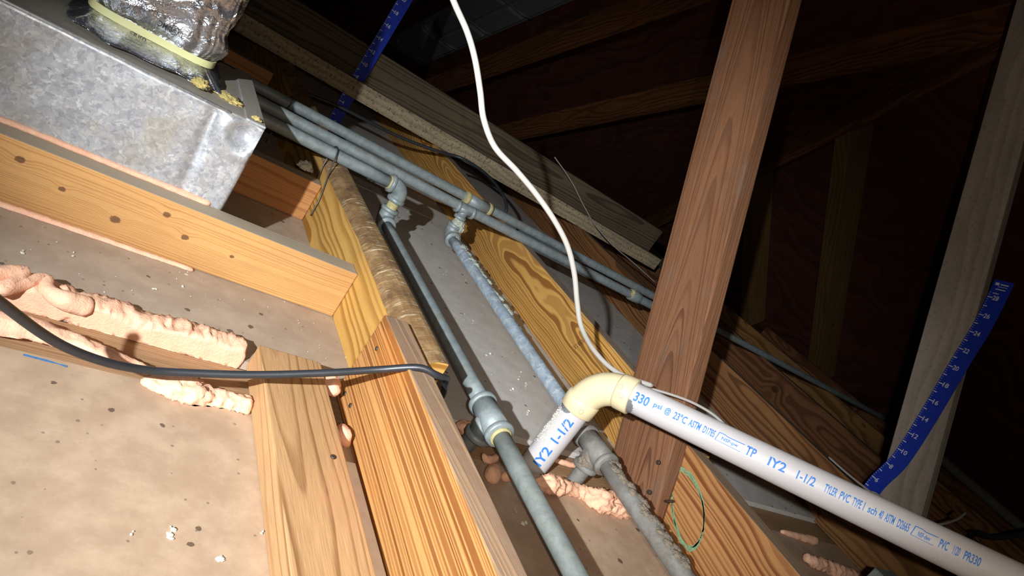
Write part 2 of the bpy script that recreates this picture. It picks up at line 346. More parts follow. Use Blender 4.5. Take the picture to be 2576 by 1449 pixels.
MT = {
 'castring': plain('cast_ring', 'a58c66', 0.5),
 'wane': wane_mat(), 'dry': drywall('drywall_paper', 'a5886d', 'b79a7e', '957f67'), 'dry2': drywall('drywall_paper_dull', 'a18b76', 'b09a84', '927e6a'), 'dry_lit': drywall('drywall_grey_lit', 'c3b8ac', 'cfc5ba', 'b3a799'), 'gal': galv('galvanized_pipe', '8c918e'), 'galdark': galv('galvanized_pipe_dull', '84867f', dirt=0.35, rough=0.55),
 'galcrust': galv('galvanized_pipe_scaled', 'a3adb5', crust=0.9), 'galdirty': galv('galvanized_pipe_dirty', '87827a', dirt=0.9, rough=0.7),
 'sheet': sheetmetal('galvanized_sheet'), 'foil': foilmat('foil_jacket'), 'foam': foammat('spray_foam'),
 'pvc': pvcmat('pvc_white', 'bfb6b1', dirt=0.3, rough=0.52), 'pvcd': pvcmat('pvc_white_dusty', 'c0b7b4', dirtc='857e6c', dirt=0.8), 'cream': pvcmat('pvc_cream', 'd9c49a', dirtc='8b6f4d', dirt=0.35, rough=0.28),
 'ink': plain('blue_ink', '2f70ba', 0.6), 'blackink': plain('black_ink', '1c1a18', 0.7), 'cement': plain('grey_cement', '6d6a6c', 0.6, nscale=60),
 'cableb': plain('cable_black', '2a2a2c', 0.42, nscale=40, namp=0.15, bump=0.05, bscale=120), 'cablew': plain('cable_white', 'b5aca1', 0.45), 'cableg': plain('cable_grey', '9a9086', 0.6),
 'strap': plain('strap_yellow', 'd3cd92', 0.4), 'blue': plain('ruler_blue', '1030a8', 0.45, nscale=30, namp=0.12), 'white': plain('ruler_white', 'cfd0d8', 0.6),
 'wire': plain('steel_wire', '5c5952', 0.45, metal=0.7, nscale=80), 'crumb': plain('crumb_pale', 'cfc9b6', 0.8, nscale=200, bump=0.4, bscale=500),
 'crust': plain('mineral_crust', 'a9aa98', 0.85, nscale=220, namp=0.3, bump=0.6, bscale=400), 'dirtcrust': plain('dirt_crust', '7c6e5c', 0.9, nscale=220, namp=0.35, bump=0.6, bscale=400),
 'green': plain('green_crayon', '6f8f68', 0.8, nscale=300, namp=0.4), 'bluemark': plain('blue_crayon', '3c6f9f', 0.8, nscale=300, namp=0.3), 'nail': plain('rusty_nail', '4a3d33', 0.55, metal=0.5, nscale=200),
 'chute': plain('chute_grey', '6f7274', 0.55, nscale=20, namp=0.1), 'dope': plain('pipe_dope', 'a89a6a', 0.7, nscale=150, namp=0.3, bump=0.4, bscale=300),
 'gyp': plain('gypsum_edge', 'd8cfc6', 0.8, nscale=60, namp=0.1), 'yellowglass': plain('glass_wool', 'b9a261', 0.95, nscale=90, namp=0.4, bump=1.0, bscale=250), 'greypaint': plain('grey_sheet', '6d6f70', 0.6, metal=0.3, nscale=40),
 'plug': plain('grey_wood_plug', '7d6350', 0.8, nscale=90),
}

# ------------------------------------------------------------------ the setting
def slab(name, x0, x1, y0, y1, z0, z1, mat):
    o = link(name, bm_mesh(name, box_bm(x0, x1, y0, y1, z0, z1, 0)), mat)
    tag(o, kind='structure'); return o
PL0, PL1 = 0.662, 0.750           # the wall's top plate lies between the two drywall fields
f1 = slab('floor', -1.2, 4.35, -0.9, PL0 - 0.001, -0.0127, 0, MT['dry']); tag(f1, 'near field of brown paper-faced ceiling drywall before the wall plate')
f2 = slab('floor.001', -1.2, 0.458, PL1 + 0.001, 4.75, -0.0127, 0, MT['dry2']); tag(f2, 'far field of brown paper-faced ceiling drywall beyond the wall plate')
f3 = slab('floor.002', 0.4585, 4.35, PL1 + 0.001, 4.75, -0.0127, 0, MT['dry_lit']); tag(f3, 'far field of grey paper-faced drywall under the galvanized pipes, coloured paler as if flashlit')  # separate panel: its paler paper colour stands in for flashlight brightness in this bay
A0, AM, B0, BM = 2.6, 0.55, 3.85, 0.9           # main roof z = A0 - AM*y, hip roof z = B0 - BM*x
def zr(y): return A0 - AM * y
def zh(x): return B0 - BM * x
def hipx(y): return (B0 - A0 + AM * y) / BM
def roof_slab(name, corners, n, lab):
    n = Vector(n).normalized() * 0.015; vs = [Vector(c) for c in corners] + [Vector(c) + n for c in corners]; k = len(corners)
    fs = [tuple(range(k)), tuple(range(2 * k - 1, k - 1, -1))] + [(i, i + k, (i + 1) % k + k, (i + 1) % k) for i in range(k)]
    o = link(name, pmesh(name, vs, fs), WD['deck']); tag(o, lab, kind='structure'); return o
y0, y1 = -0.6, 4.72
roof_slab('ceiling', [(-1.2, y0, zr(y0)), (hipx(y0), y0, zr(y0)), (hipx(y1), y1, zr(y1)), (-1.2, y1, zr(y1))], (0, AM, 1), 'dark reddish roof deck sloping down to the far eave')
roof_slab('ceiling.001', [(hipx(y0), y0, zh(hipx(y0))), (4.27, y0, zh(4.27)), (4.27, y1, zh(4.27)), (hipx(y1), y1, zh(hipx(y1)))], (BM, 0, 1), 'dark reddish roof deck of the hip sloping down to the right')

# top plate: three lengths, visible between the joists
board('top_plate', (-1.1, (PL0 + PL1) / 2, -0.031), (4.3, (PL0 + PL1) / 2, -0.031), PL1 - PL0, 0.038, WD['plate'],
      'long brown wall plate set flush between two drywall fields, edged with foam', 'plate')

# ------------------------------------------------------------------ joists
JH = 0.1397
def joist(name, x0, x1, ya, yb, mat, label, zt=JH):
    return board(name, ((x0 + x1) / 2, ya, zt / 2 + 0.0005), ((x0 + x1) / 2, yb, zt / 2 + 0.0005), x1 - x0, zt - 0.001, mat, label, 'joist')
# first far joist: its upper left corner is waney (bark edge)
def waney_joist():
    x0, x1, ya, yb = 0.4385, 0.478, 0.655, 4.3; zt = JH
    root_m = Matrix.Translation((x0, ya, 0)); L = yb - ya; n = 150; vs = []; fs = []; mi = []
    for i in range(n + 1):
        y = L * (i / n) ** 1.6
        wz = 0.024 + 0.006 * noise.noise((y * 4, 1, 0)) + 0.002 * noise.noise((y * 25, 7, 0))
        wx = 0.033 + 0.004 * noise.noise((y * 3.5, 9, 0)) + 0.002 * noise.noise((y * 22, 3, 0)); wx = min(wx, 0.0385)
        prof = [(0, 0.0005), (0, zt - wz), (wx * 0.16, zt - wz * 0.60), (wx * 0.42, zt - wz * 0.26), (wx * 0.72, zt - wz * 0.07), (wx, zt), (x1 - x0 - 0.001, zt), (x1 - x0, zt - 0.002), (x1 - x0, 0.0005)]
        for k, (a, c) in enumerate(prof):
            if 1 < k < 5:
                dd = 0.0012 * noise.noise((y * 60, a * 200, c * 90)); c += dd
            vs.append((a, y, c))
    k = 9
    for i in range(n):
        for j in range(k):
            fs.append((i * k + j, i * k + (j + 1) % k, (i + 1) * k + (j + 1) % k, (i + 1) * k + j)); mi.append(1 if 1 <= j <= 6 else 0)
    fs.append(tuple(range(k - 1, -1, -1))); mi.append(0); fs.append(tuple(n * k + j for j in range(k))); mi.append(0)
    me = pmesh('ceiling_joist', vs, fs)
    o = link('ceiling_joist', me, [WD['lj'], MT['wane']], mw=root_m)
    for p, q in zip(me.polygons, mi): p.material_index = q
    tag(o, 'yellow pine joist with brown scraped bark edge, ending at the wall plate', 'joist')
    return o
waney_joist()
sis = joist('ceiling_joist', 0.4005, 0.4380, -0.85, 0.735, WD['sister'], 'striped orange pine joist nearest the camera, lapped against the bark-edged joist')
j2 = joist('ceiling_joist', 1.058, 1.097, 0.655, 4.3, WD['j2'], 'joist with bold swirling grain on its side behind the cream elbow')
j2s = joist('ceiling_joist', 1.0185, 1.0565, -0.85, 0.76, WD['j2s'], 'red-brown joist with a green crayon loop below the white drain pipe')
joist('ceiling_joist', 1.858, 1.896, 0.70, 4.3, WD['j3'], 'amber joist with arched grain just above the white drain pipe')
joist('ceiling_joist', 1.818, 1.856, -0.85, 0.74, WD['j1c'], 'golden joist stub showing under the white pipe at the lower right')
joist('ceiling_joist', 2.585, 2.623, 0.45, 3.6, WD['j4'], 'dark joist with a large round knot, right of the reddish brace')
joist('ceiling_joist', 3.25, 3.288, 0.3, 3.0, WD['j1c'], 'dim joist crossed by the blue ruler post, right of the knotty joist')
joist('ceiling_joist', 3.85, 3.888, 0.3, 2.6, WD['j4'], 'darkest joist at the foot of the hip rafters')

# flat backing board on the plate + strip of drywall edge in the gap
board('backing_board', (0.3165, -0.7, 0.0195), (0.3165, 0.738, 0.0195), 0.0865, 0.0375, WD['flat'], 'flat tan board lying on the near drywall beside the striped joist', 'board')
o = link('drywall_edge', bm_mesh('drywall_edge', box_bm(0.384, 0.3985, -0.5, 0.59, 0.0003, 0.006, 0.001)), MT['gyp']); recenter(o)
tag(o, 'narrow white strip of torn gypsum in the gap beside the tan board', 'gypsum strip')

# blocking between joists round the register box
def block(xa, xb, yf, h, mat, label, t=0.038):
    return board('blocking_board', (xa, yf + t / 2, h / 2 + 0.0005), (xb, yf + t / 2, h / 2 + 0.0005), t, h - 0.001, mat, label, 'board')
block(-0.30, 0.4375, 0.953, 0.089, WD['block'], 'knotty orange blocking board standing in front of the metal duct box')
block(-0.30, 0.4375, 1.335, 0.089, WD['block_red'], 'orange blocking board behind the duct box, under the pipes')
block(-0.30, 0.41, 2.16, 0.105, WD['block_red'], 'reddish blocking board far behind the foil duct')

# strongback: flat strip and upright board across the joists
board('strongback_strip', (-0.6, 2.319, 0.1705), (2.38, 2.319, 0.1705), 0.040, 0.061, WD['strongf'], 'pale mould-speckled strip lying across the joists', 'board')
board('strongback_board', (-0.6, 2.405, 0.228), (2.36, 2.405, 0.228), 0.036, 0.172, WD['strong'], 'wide grey-brown board on edge behind the mouldy strip', 'board')

# braces
def brace(name, p, q, w, t, mat, label):
    m, L = frame(p, q, (1, 0, 0))          # local Z is world X here, local X lies along -Y
    me = bm_mesh(name, box_bm(-w / 2, w / 2, 0, L, -t / 2, t / 2, 0.003, 2))
    yv = m.to_3x3() @ Vector((0, 1, 0))
    for v in me.vertices:
        if v.co.y < 0.1:
            wz = (m @ v.co).z; v.co.y += (0.002 - wz) / yv.z + v.co.y
    o = link(name, me, mat, None, False, m)
    tag(o, label, 'brace'); return o
d1 = Vector((-0.1032, 0.4182, 0.9025)).normalized()
b1 = Vector((1.0095, 0.665, 0.002))
br1 = brace('roof_brace', b1, b1 + d1 * 2.0, 0.132, 0.038, WD['brace'], 'reddish leaning brace board rising through the middle of the picture')
d2 = Vector((0.0, 0.43, 0.903)).normalized()
b2 = Vector((1.932, 0.585, 0.02))
br2 = brace('roof_brace', b2, b2 + d2 * 2.1, 0.112, 0.038, WD['post'], 'weathered grey brace board at the right with the blue ruler against it')

# ------------------------------------------------------------------ roof framing
for i, (x, lab) in enumerate([(0.437, 'dark rafter furthest left under the roof deck'), (1.06, 'dark rafter left of the grey vent chute'), (1.70, 'dark rafter right of the grey vent chute'),
                              (2.35, 'dark rafter meeting the hip rafter behind the reddish brace'), (-0.2, 'dark rafter above the foil duct')]):
    ye = min(4.55, 4.55); ys = max(-0.4, (BM * x - (B0 - A0)) / AM + 0.06)
    dn = Vector((0, AM, 1)).normalized() * 0.071
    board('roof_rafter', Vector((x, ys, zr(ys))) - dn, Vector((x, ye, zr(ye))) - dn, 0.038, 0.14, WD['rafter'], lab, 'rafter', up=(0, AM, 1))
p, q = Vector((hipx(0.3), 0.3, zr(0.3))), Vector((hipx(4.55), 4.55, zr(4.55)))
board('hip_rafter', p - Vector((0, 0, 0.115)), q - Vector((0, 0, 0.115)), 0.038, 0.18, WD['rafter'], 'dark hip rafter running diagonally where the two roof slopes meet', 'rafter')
for y, lab in [(2.22, 'brown jack rafter under the hip roof, the lighter of the pair between the braces'), (2.87, 'dim jack rafter just right of the reddish brace'), (1.57, 'jack rafter under the hip roof beside the grey brace')]:
    dn = Vector((BM, 0, 1)).normalized() * 0.071
    xs = hipx(y) + 0.10
    board('jack_rafter', Vector((xs, y, zh(xs))) - dn, Vector((4.12, y, zh(4.12))) - dn, 0.089 if y > 2 else 0.038, 0.14, WD['jack'], lab, 'rafter', up=(BM, 0, 1))
board('purlin', (1.30, 1.10, 1.50), (2.35, 1.10, 1.50), 0.089, 0.14, WD['j3'], 'short glimpse of a purlin board in the top right corner', 'board')
# vent chute
def chute():
    root = empty('vent_chute', (1.42, 3.4, zr(3.4) - 0.02)); tag(root, 'grey ridged plastic vent chute fixed under the roof deck', 'vent chute')
    nu, nv = 60, 120; vs = []; fs = []
    for j in range(nv + 1):
        y = 2.2 + (4.24 - 2.2) * j / nv
        for i in range(nu + 1):
            u = i / nu; x = 1.275 + 0.285 * u
            e = 0.006
            if 0.06 < u < 0.94 and y < 4.16:
                s = 0.03 if (0.10 < u < 0.46 or 0.54 < u < 0.90) else 0.012
                ph = ((4.16 - y) / 0.30) % 1.0
                e = s * (1.0 if ph > 0.07 else 0.35)
            z = zr(y) - e
            vs.append((x, y, z))
    for j in range(nv):
        for i in range(nu):
            a = j * (nu + 1) + i; fs.append((a, a + 1, a + nu + 2, a + nu + 1))
    me = pmesh('tray', vs, fs); t = child('tray', me, MT['chute'], root)
    md = t.modifiers.new('thick', 'SOLIDIFY'); md.thickness = 0.002
    for k in range(5):
        y = 4.13 - 0.30 * k
        pts = [(1.29, y - 0.03, zr(y - 0.03) - 0.032), (1.34, y, zr(y) - 0.034), (1.42, y + 0.01, zr(y) - 0.030), (1.50, y, zr(y) - 0.034), (1.545, y - 0.01, zr(y - 0.01) - 0.028)]
        child('ridge', sweep('ridge', pts, 0.007, 8), MT['greypaint'], root, True)
chute()

# ------------------------------------------------------------------ duct box with foil flex
def duct():
    X0, X1, Y0, Y1, Z1 = -0.42, 0.213, 0.9945, 1.300, 0.2285
    root = empty('duct_box', (-0.10, 1.147, 0.0)); tag(root, 'galvanized sheet metal duct box with mottled front and dusty top', 'duct')
    nu, nv = 140, 44; vs = []; fs = []
    for j in range(nv + 1):
        for i in range(nu + 1):
            x = X0 + (X1 - X0) * i / nu; z = 0.001 + (Z1 - 0.001) * j / nv
            dy = 0.004 * noise.noise((x * 5, 0, z * 7)) + 0.0012 * noise.noise((x * 22, 3, z * 22))
            cr = x - (0.150 - 0.05 * (z - 0.12))                    # a shallow crease near the right end
            dy += 0.005 * math.exp(-(cr / 0.007) ** 2) * (0.3 + z / Z1)
            dd = math.hypot(x - 0.196, z - 0.208)                   # bent corner
            dy += 0.016 * math.exp(-(dd / 0.016) ** 2) - 0.006 * math.exp(-((dd - 0.03) / 0.012) ** 2)
            dy *= min(1, (Z1 - z) / 0.006 + 0.1) * min(1, (X1 - x) / 0.004 + 0.05)
            zb = z + (0.0022 * noise.noise((x * 90, 5, 0)) + 0.003 * noise.noise((x * 12, 5, 0))) * (1 if j == 0 else 0)
            vs.append((x, Y0 + dy, zb))
    for j in range(nv):
        for i in range(nu):
            a = j * (nu + 1) + i; fs.append((a, a + 1, a + nu + 2, a + nu + 1))
    fp = child('front_panel', pmesh('front_panel', vs, fs), MT['sheet'], root, True); fp.modifiers.new('t', 'SOLIDIFY').thickness = -0.0008
    # dusty top with slightly sagging middle
    vs = []; fs = []; nu, nv = 60, 30
    for j in range(nv + 1):
        for i in range(nu + 1):
            x = X0 + (X1 - X0) * i / nu; y = Y0 + (Y1 - Y0) * j / nv
            vs.append((x, y, Z1 + 0.003 * noise.noise((x * 8, y * 8, 2)) * min(1, j / 3) * min(1, (nv - j) / 3) * min(1, (nu - i) / 3)))
    for j in range(nv):
        for i in range(nu):
            a = j * (nu + 1) + i; fs.append((a, a + 1, a + nu + 2, a + nu + 1))
    tp = child('top_panel', pmesh('top_panel', vs, fs), MT['sheet'], root, True); tp.modifiers.new('t', 'SOLIDIFY').thickness = -0.0008
    child('side_panel', bm_mesh('side_panel', box_bm(X1 - 0.001, X1, Y0, Y1, 0.001, Z1, 0)), MT['sheet'], root)
    child('back_panel', bm_mesh('back_panel', box_bm(X0, X1, Y1 - 0.001, Y1, 0.001, Z1, 0)), MT['sheet'], root)
    child('side_panel', bm_mesh('side_panel', box_bm(X0, X0 + 0.001, Y0, Y1, 0.001, Z1, 0)), MT['sheet'], root)
    child('top_flange', bm_mesh('top_flange', box_bm(X1 - 0.028, X1 + 0.0015, Y0 + 0.004, Y1, Z1 + 0.0005, Z1 + 0.004, 0.001)), MT['sheet'], root)
    child('edge_seam', sweep('edge_seam', [(X0, Y0 + 0.0005, Z1 + 0.0008), (X1 - 0.05, Y0 + 0.0005, Z1 + 0.0008)], 0.0022, 8), MT['sheet'], root, True)
    # sealant and glass wool scraps on top
    return root
duct()

def superel(a, b, n, th):
    c, s = math.cos(th), math.sin(th)
    return a * math.copysign(abs(c) ** (2 / n), c), b * math.copysign(abs(s) ** (2 / n), s)
def flex():
    cx, cy, zb = 0.048, 1.150, 0.2325
    root = empty('flex_duct', (cx, cy, zb)); tag(root, 'crumpled silver foil flex duct rising from the duct box', 'duct')
    nt_, nz_ = 260, 150; vs = []; fs = []
    H_ = 0.62
    for j in range(nz_ + 1):
        z = H_ * (j / nz_) ** 1.5
        t = min(1, z / 0.020)
        for i in range(nt_):
            th = 2 * math.pi * i / nt_
            if z < 0.022:       # skirt below the strap
                fl = 1 - t * t * (3 - 2 * t)
                front = max(0, -math.sin(th))
                a = 0.082 + fl * (0.022 + 0.012 * noise.noise((math.cos(th) * 3, math.sin(th) * 3, 1))); b = 0.062 + fl * (0.055 + 0.02 * noise.noise((math.cos(th) * 4, math.sin(th) * 4, 5)))
            else:
                u = min(1, (z - 0.022) / 0.16); u = u * u * (3 - 2 * u)
                a = 0.082 + 0.020 * u + 0.010 * math.sin(min(1, (z - 0.022) / 0.05) * math.pi); b = 0.062 + 0.044 * u
            x, y = superel(a, b, 5.0, th)
            sx, sy = cx - 0.10 * max(0, z - 0.03), cy + 0.25 * max(0, z - 0.05)
            pnt = Vector((x, y, 0)); nn = pnt.normalized()
            pp = Vector((x * 1.0, y * 1.0, z))
            w = noise.turbulence(pp * 26, 3, True, noise_basis='PERLIN_ORIGINAL') if False else 0
            w1 = 1 - abs(noise.noise(pp * 22)) * 2; w2 = 1 - abs(noise.noise(pp * 50 + Vector((3, 1, 7)))) * 2; w3 = noise.noise(Vector((th * 9, z * 14, 2)))
            amp = 0.0062 if z > 0.024 else (0.0015 + 0.005 * (1 - t))
            disp = amp * (0.7 * w1 + 0.35 * w2 + 0.5 * w3 - 0.6)
            q = Vector((sx, sy, zb + z)) + pnt + nn * disp
            if z < 0.02: q.z += 0.004 * (1 - t) * abs(noise.noise((math.cos(th) * 5, math.sin(th) * 5, 9)))
            vs.append(q)
    for j in range(nz_):
        for i in range(nt_):
            fs.append((j * nt_ + i, j * nt_ + (i + 1) % nt_, (j + 1) * nt_ + (i + 1) % nt_, (j + 1) * nt_ + i))
    child('foil_jacket', pmesh('foil_jacket', vs, fs), MT['foil'], root, True)
    # pale yellow strap
    vs = []; fs = []; n = 120
    for i in range(n):
        th = 2 * math.pi * i / n; x, y = superel(0.0845, 0.0645, 5.0, th); zz = zb + 0.024 + 0.002 * math.sin(th)
        for (dr, dz) in ((1.0, -0.0052), (1.022, -0.0052), (1.022, 0.0052), (1.0, 0.0052)):
            vs.append((cx + x * dr, cy + y * dr, zz + dz))
    for i in range(n):
        for k in range(4):
            fs.append((i * 4 + k, i * 4 + (k + 1) % 4, ((i + 1) % n) * 4 + (k + 1) % 4, ((i + 1) % n) * 4 + k))
    st = child('strap', pmesh('strap', vs, fs), MT['strap'], root)
    return root
flx = flex()

# ------------------------------------------------------------------ spray foam
def bead_mesh(name, pts, seed=0, amp=0.35, scale=55, zmin=None, nring=30, stepl=0.0020, squash=1.0, flat_y=None):
    P = [Vector(p[:3]) for p in pts]; R = [p[3] for p in pts]; path = []; rad = []
    cp = catmull(P, 12); rr = []
    for i in range(len(pts) - 1):
        for k in range(12): rr.append(R[i] + (R[i + 1] - R[i]) * k / 12)
    rr.append(R[-1])
    acc = 0; last = None
    for p, r in zip(cp, rr):
        if last is None or (p - last).length >= stepl: path.append(p); rad.append(r); last = p
    n = len(path)
    for i in range(n):
        e = min(i, n - 1 - i); 
        if e < 3: rad[i] *= (0.45, 0.78, 0.93)[e]
    so = Vector((seed * 3.1, seed * 1.3, seed * 2.2))
    def fn(q, nn, i, k):
        r = rad[i]; p = q + so
        d = (0.55 - abs(noise.noise(p * scale * 0.8)) * 2.2) * 0.6 + (0.5 - abs(noise.noise(p * scale * 1.9)) * 2.2) * 0.42 + noise.noise(p * scale * 4.2) * 0.16 + noise.noise((path[i] + so) * scale * 0.6) * 0.5
        q = q + nn * r * amp * d
        q.z = path[i].z + (q.z - path[i].z) * squash
        if zmin is not None and q.z < zmin: q.z = zmin
        if flat_y is not None and q.y < flat_y: q.y = flat_y
        return q
    return sweep(name, path, rad, nring, True, fn)
def bead(pts, label, **kw):
    o = link('spray_foam', bead_mesh('spray_foam', pts, **kw), MT['foam'], smooth=True); recenter(o)
    tag(o, label, 'foam', 'spray foam beads'); return o
def line(x0, x1, y, z, rs, wig=0.004, seed=0):
    n = max(3, int(abs(x1 - x0) / 0.025)); out = []
    for i in range(n + 1):
        u = i / n; k = u * (len(rs) - 1); a = int(min(k, len(rs) - 2)); r = rs[a] + (rs[a + 1] - rs[a]) * (k - a)
        out.append((x0 + (x1 - x0) * u, y + wig * noise.noise((u * 9, seed, 0)), z, r))
    return out
bead(line(-0.35, 0.272, 0.763, 0.000, [0.021, 0.021, 0.022, 0.025, 0.027, 0.027], 0.004, 1), 'thick lumpy foam bead along the back edge of the plate, left of the tan board', seed=1, amp=0.42, zmin=-0.0115, squash=0.72, flat_y=0.747)
bead([(*at(-60, 700, z=0.02), .008), (*at(0, 690, z=0.022), .009), (*at(55, 688, z=0.022), .009), (*at(30, 712, z=0.02), .008), (*at(0, 728, z=0.018), .008), (*at(60, 715, z=0.018), .008), (*at(110, 705, z=0.018), .008), (*at(120, 730, z=0.018), .008), (*at(160, 755, z=0.018), .010), (*at(230, 775, z=0.012), .012)],
     'loose squiggle of foam rope at the left edge above the cable', seed=2, amp=0.18)
bead([(-0.35, 0.70, 0.002, .013)] + [(*at(a_, c_, z=0.002), r_) for a_, c_, r_ in ((-120, 790, .013), (-50, 805, .014), (0, 818, .015), (60, 828, .014), (110, 842, .014), (180, 866, .013), (250, 893, .012), (320, 916, .009), (380, 938, .006))], 'thin foam bead on the front edge of the plate behind the black cable', seed=3, amp=0.32, zmin=0.0004, squash=0.8)
bead(line(0.150, 0.2725, 0.655, 0.002, [0.006, 0.015, 0.016, 0.010, 0.013], 0.003, 4), 'lumpy foam on the front edge of the plate touching the tan board', seed=4, amp=0.5, scale=80, zmin=0.0004)
bead(line(-0.35, 0.208, 0.9465, 0.001, [0.007, 0.006, 0.005, 0.004], 0.0008, 5), 'narrow foam line at the foot of the knotty blocking board', seed=5, amp=0.2, zmin=0.0004)
bead(line(-0.35, 0.195, 0.9925, 0.0905, [0.005, 0.005, 0.005, 0.006], 0.0008, 6), 'narrow foam line between the duct box and the knotty board', seed=6, amp=0.2, squash=0.9)
bead([(*at(829, 948, z=0.03), .010), (*at(836, 975, z=0.03), .011), (*at(842, 995, z=0.02), .007)], 'small pink foam plug in the gap beside the tan board, under the cable', seed=7, amp=0.3, scale=90)
bead([(*at(857, 1075, z=0.012), .006), (*at(865, 1095, z=0.018), .0095), (*at(873, 1125, z=0.005), .005)], 'small round foam drop in the gap lower down the striped joist', seed=8, amp=0.3, scale=90)
bead([(*at(1345, 1208, z=0.01), .009), (*at(1375, 1217, z=0.014), .015), (*at(1410, 1226, z=0.010), .012), (*at(1460, 1238, z=0.008), .011), (*at(1490, 1252, z=0.012), .015), (*at(1515, 1262, z=0.014), .018), (*at(1545, 1275, z=0.010), .015), (*at(1585, 1290, z=0.006), .012)],
     'ribbed foam bead on the plate edge between the two grey pipes', seed=9, amp=0.6, scale=105, zmin=0.0004)
bead([(*at(1505, 1238, z=0.024), .006), (*at(1525, 1248, z=0.028), .008), (*at(1545, 1247, z=0.026), .007), (*at(1560, 1262, z=0.02), .006)], 'foam curl on top of the ribbed bead by the dirty pipe', seed=10, amp=0.35, scale=90)
bead([(*at(1238, 1175, z=0.012), .008), (*at(1240, 1195, z=0.014), .012), (*at(1244, 1212, z=0.006), .007)], 'pointed foam drop hanging over the drywall left of the first pipe', seed=11, amp=0.25, scale=70)
bead([(*at(1262, 1195, z=0.008), .008), (*at(1285, 1205, z=0.008), .007)], 'short foam nub pressed against the left of the first pipe', seed=12, amp=0.3)
bead([(*at(1215, 1140, z=0.02), .003), (*at(1222, 1155, z=0.016), .006), (*at(1235, 1158, z=0.016), .006), (*at(1252, 1150, z=0.016), .006)], 'forked foam scrap below the first pipe tee', seed=13, amp=0.4, scale=90)
bead([(*at(1150, 1065, z=0.006), .010), (*at(1172, 1078, z=0.010), .012), (*at(1184, 1082, z=0.006), .008)], 'pink foam clump beside the striped joist behind the first tee', seed=14, amp=0.45, scale=75)
bead([(*at(1165, 1105, z=0.006), .008), (*at(1182, 1112, z=0.006), .008)], 'small foam scrap between the striped joist and the first tee', seed=15, amp=0.45, scale=75)
bead([(*at(1385, 1152, z=0.004), .004), (*at(1430, 1168, z=0.004), .005), (*at(1490, 1180, z=0.004), .006)], 'thin foam line behind the plate right of the white riser', seed=16, amp=0.35, zmin=0.0004)
bead([(*at(2025, 1400, z=0.015), .011), (*at(2050, 1415, z=0.014), .012), (*at(2075, 1422, z=0.012), .014), (*at(2110, 1437, z=0.010), .015), (*at(2160, 1455, z=0.008), .014)], 'rough foam bead on the plate at the lower right under the white pipe', seed=17, amp=0.45, scale=70)
bead([(*at(1965, 1337, z=0.004), .006), (*at(2010, 1350, z=0.006), .008), (*at(2055, 1362, z=0.008), .012)], 'foam bead on the far plate edge under the white pipe', seed=18, amp=0.3, zmin=0.0004)

# ------------------------------------------------------------------ galvanized water pipes
PR = 0.0133
def ring(c, d, r, h, n=28):
    c, d = Vector(c), Vector(d).normalized(); k = 0.0018
    return sweep('r', [c - d * h / 2, c - d * (h / 2 - k), c + d * (h / 2 - k), c + d * h / 2], [r - k, r, r, r - k], n)
def elbow_mesh(corner, da, db, r=0.0185, arm=0.030):
    da, db = Vector(da).normalized(), Vector(db).normalized(); corner = Vector(corner)
    pts = [corner + da * arm] + arc_pts(corner, da, db, arm * 0.72, 10) + [corner + db * arm]
    body = sweep('e', pts, r, 28)
    return join_mesh('elbow', [body, ring(corner + da * arm, da, r + 0.003, 0.010), ring(corner + db * arm, db, r + 0.003, 0.010)])
def tee_mesh(c, d, dn, r=0.0195, arm=0.034):
    c, d, dn = Vector(c), Vector(d).normalized(), Vector(dn).normalized()
    return join_mesh('tee', [sweep('t', [c - d * arm, c + d * arm], r, 28), sweep('t', [c, c + dn * arm], r * 0.96, 28),
                             ring(c - d * arm, d, r + 0.003, 0.010), ring(c + d * arm, d, r + 0.003, 0.010), ring(c + dn * arm, dn, r + 0.003, 0.010)])
def straight(a, b, r=PR, n=28, k=12): 
    a, b = Vector(a), Vector(b); return sweep('pipe', [a.lerp(b, i / k) for i in range(k + 1)], r, n)
def crusts(root, name, mat, spots, seed):
    for s, (p, r) in enumerate(spots):
        bm = bmesh.new(); bmesh.ops.create_icosphere(bm, subdivisions=4, radius=1)
        for v in bm.verts:
            nn = v.co.normalized(); d = 0.35 * noise.noise(nn * 2.2 + Vector((seed + s, 0, 0))) + 0.25 * noise.noise(nn * 6 + Vector((0, seed + s, 0))) + 0.15 * noise.noise(nn * 14)
            v.co = Vector((nn.x * r[0], nn.y * r[1], nn.z * r[2])) * (1 + d) + Vector(p)
        child(name, bm_mesh(name, bm), mat, root, True)

def pipe_a():
    x, zl, zh_ = 0.612, 0.067, 0.1535; yr = 1.372
    root = empty('water_pipe', (x, 0.67, 0.0)); tag(root, 'front galvanized pipe turning down at an elbow, then running left of the white riser', 'pipe', 'galvanized water pipes')
    child('pipe_run', straight((-0.25, yr, zh_), (x - 0.028, yr, zh_)), MT['gal'], root, True)
    child('elbow', elbow_mesh((x, yr, zh_), (-1, 0, 0), (0, 0, -1)), MT['gal'], root, True)
    child('nipple', straight((x, yr, zh_ - 0.03), (x, yr, zl + 0.03)), MT['dope'], root, True)
    child('elbow', elbow_mesh((x, yr, zl), (0, 0, 1), (0, -1, 0)), MT['gal'], root, True)
    child('thread_sealant', ring((x - 0.034, yr, zh_), (1, 0, 0), 0.0165, 0.008), MT['dope'], root, True)
    yt = 0.675
    child('branch_pipe', straight((x, yr - 0.03, zl), (x, yt + 0.03, zl)), MT['gal'], root, True)
    child('tee', tee_mesh((x, yt, zl), (0, -1, 0), (0, 0.0, -1)), MT['gal'], root, True)
    child('thread_sealant', ring((x, yt - 0.0415, zl), (0, 1, 0), 0.0165, 0.006), MT['dope'], root, True)
    child('branch_pipe', straight((x, yt - 0.03, zl), (x, -0.4, zl), 0.0138), MT['galdark'], root, True)
    child('drop_pipe', straight((x, yt + 0.005, zl - 0.03), (x, yt + 0.012, -0.011)), MT['galdark'], root, True)
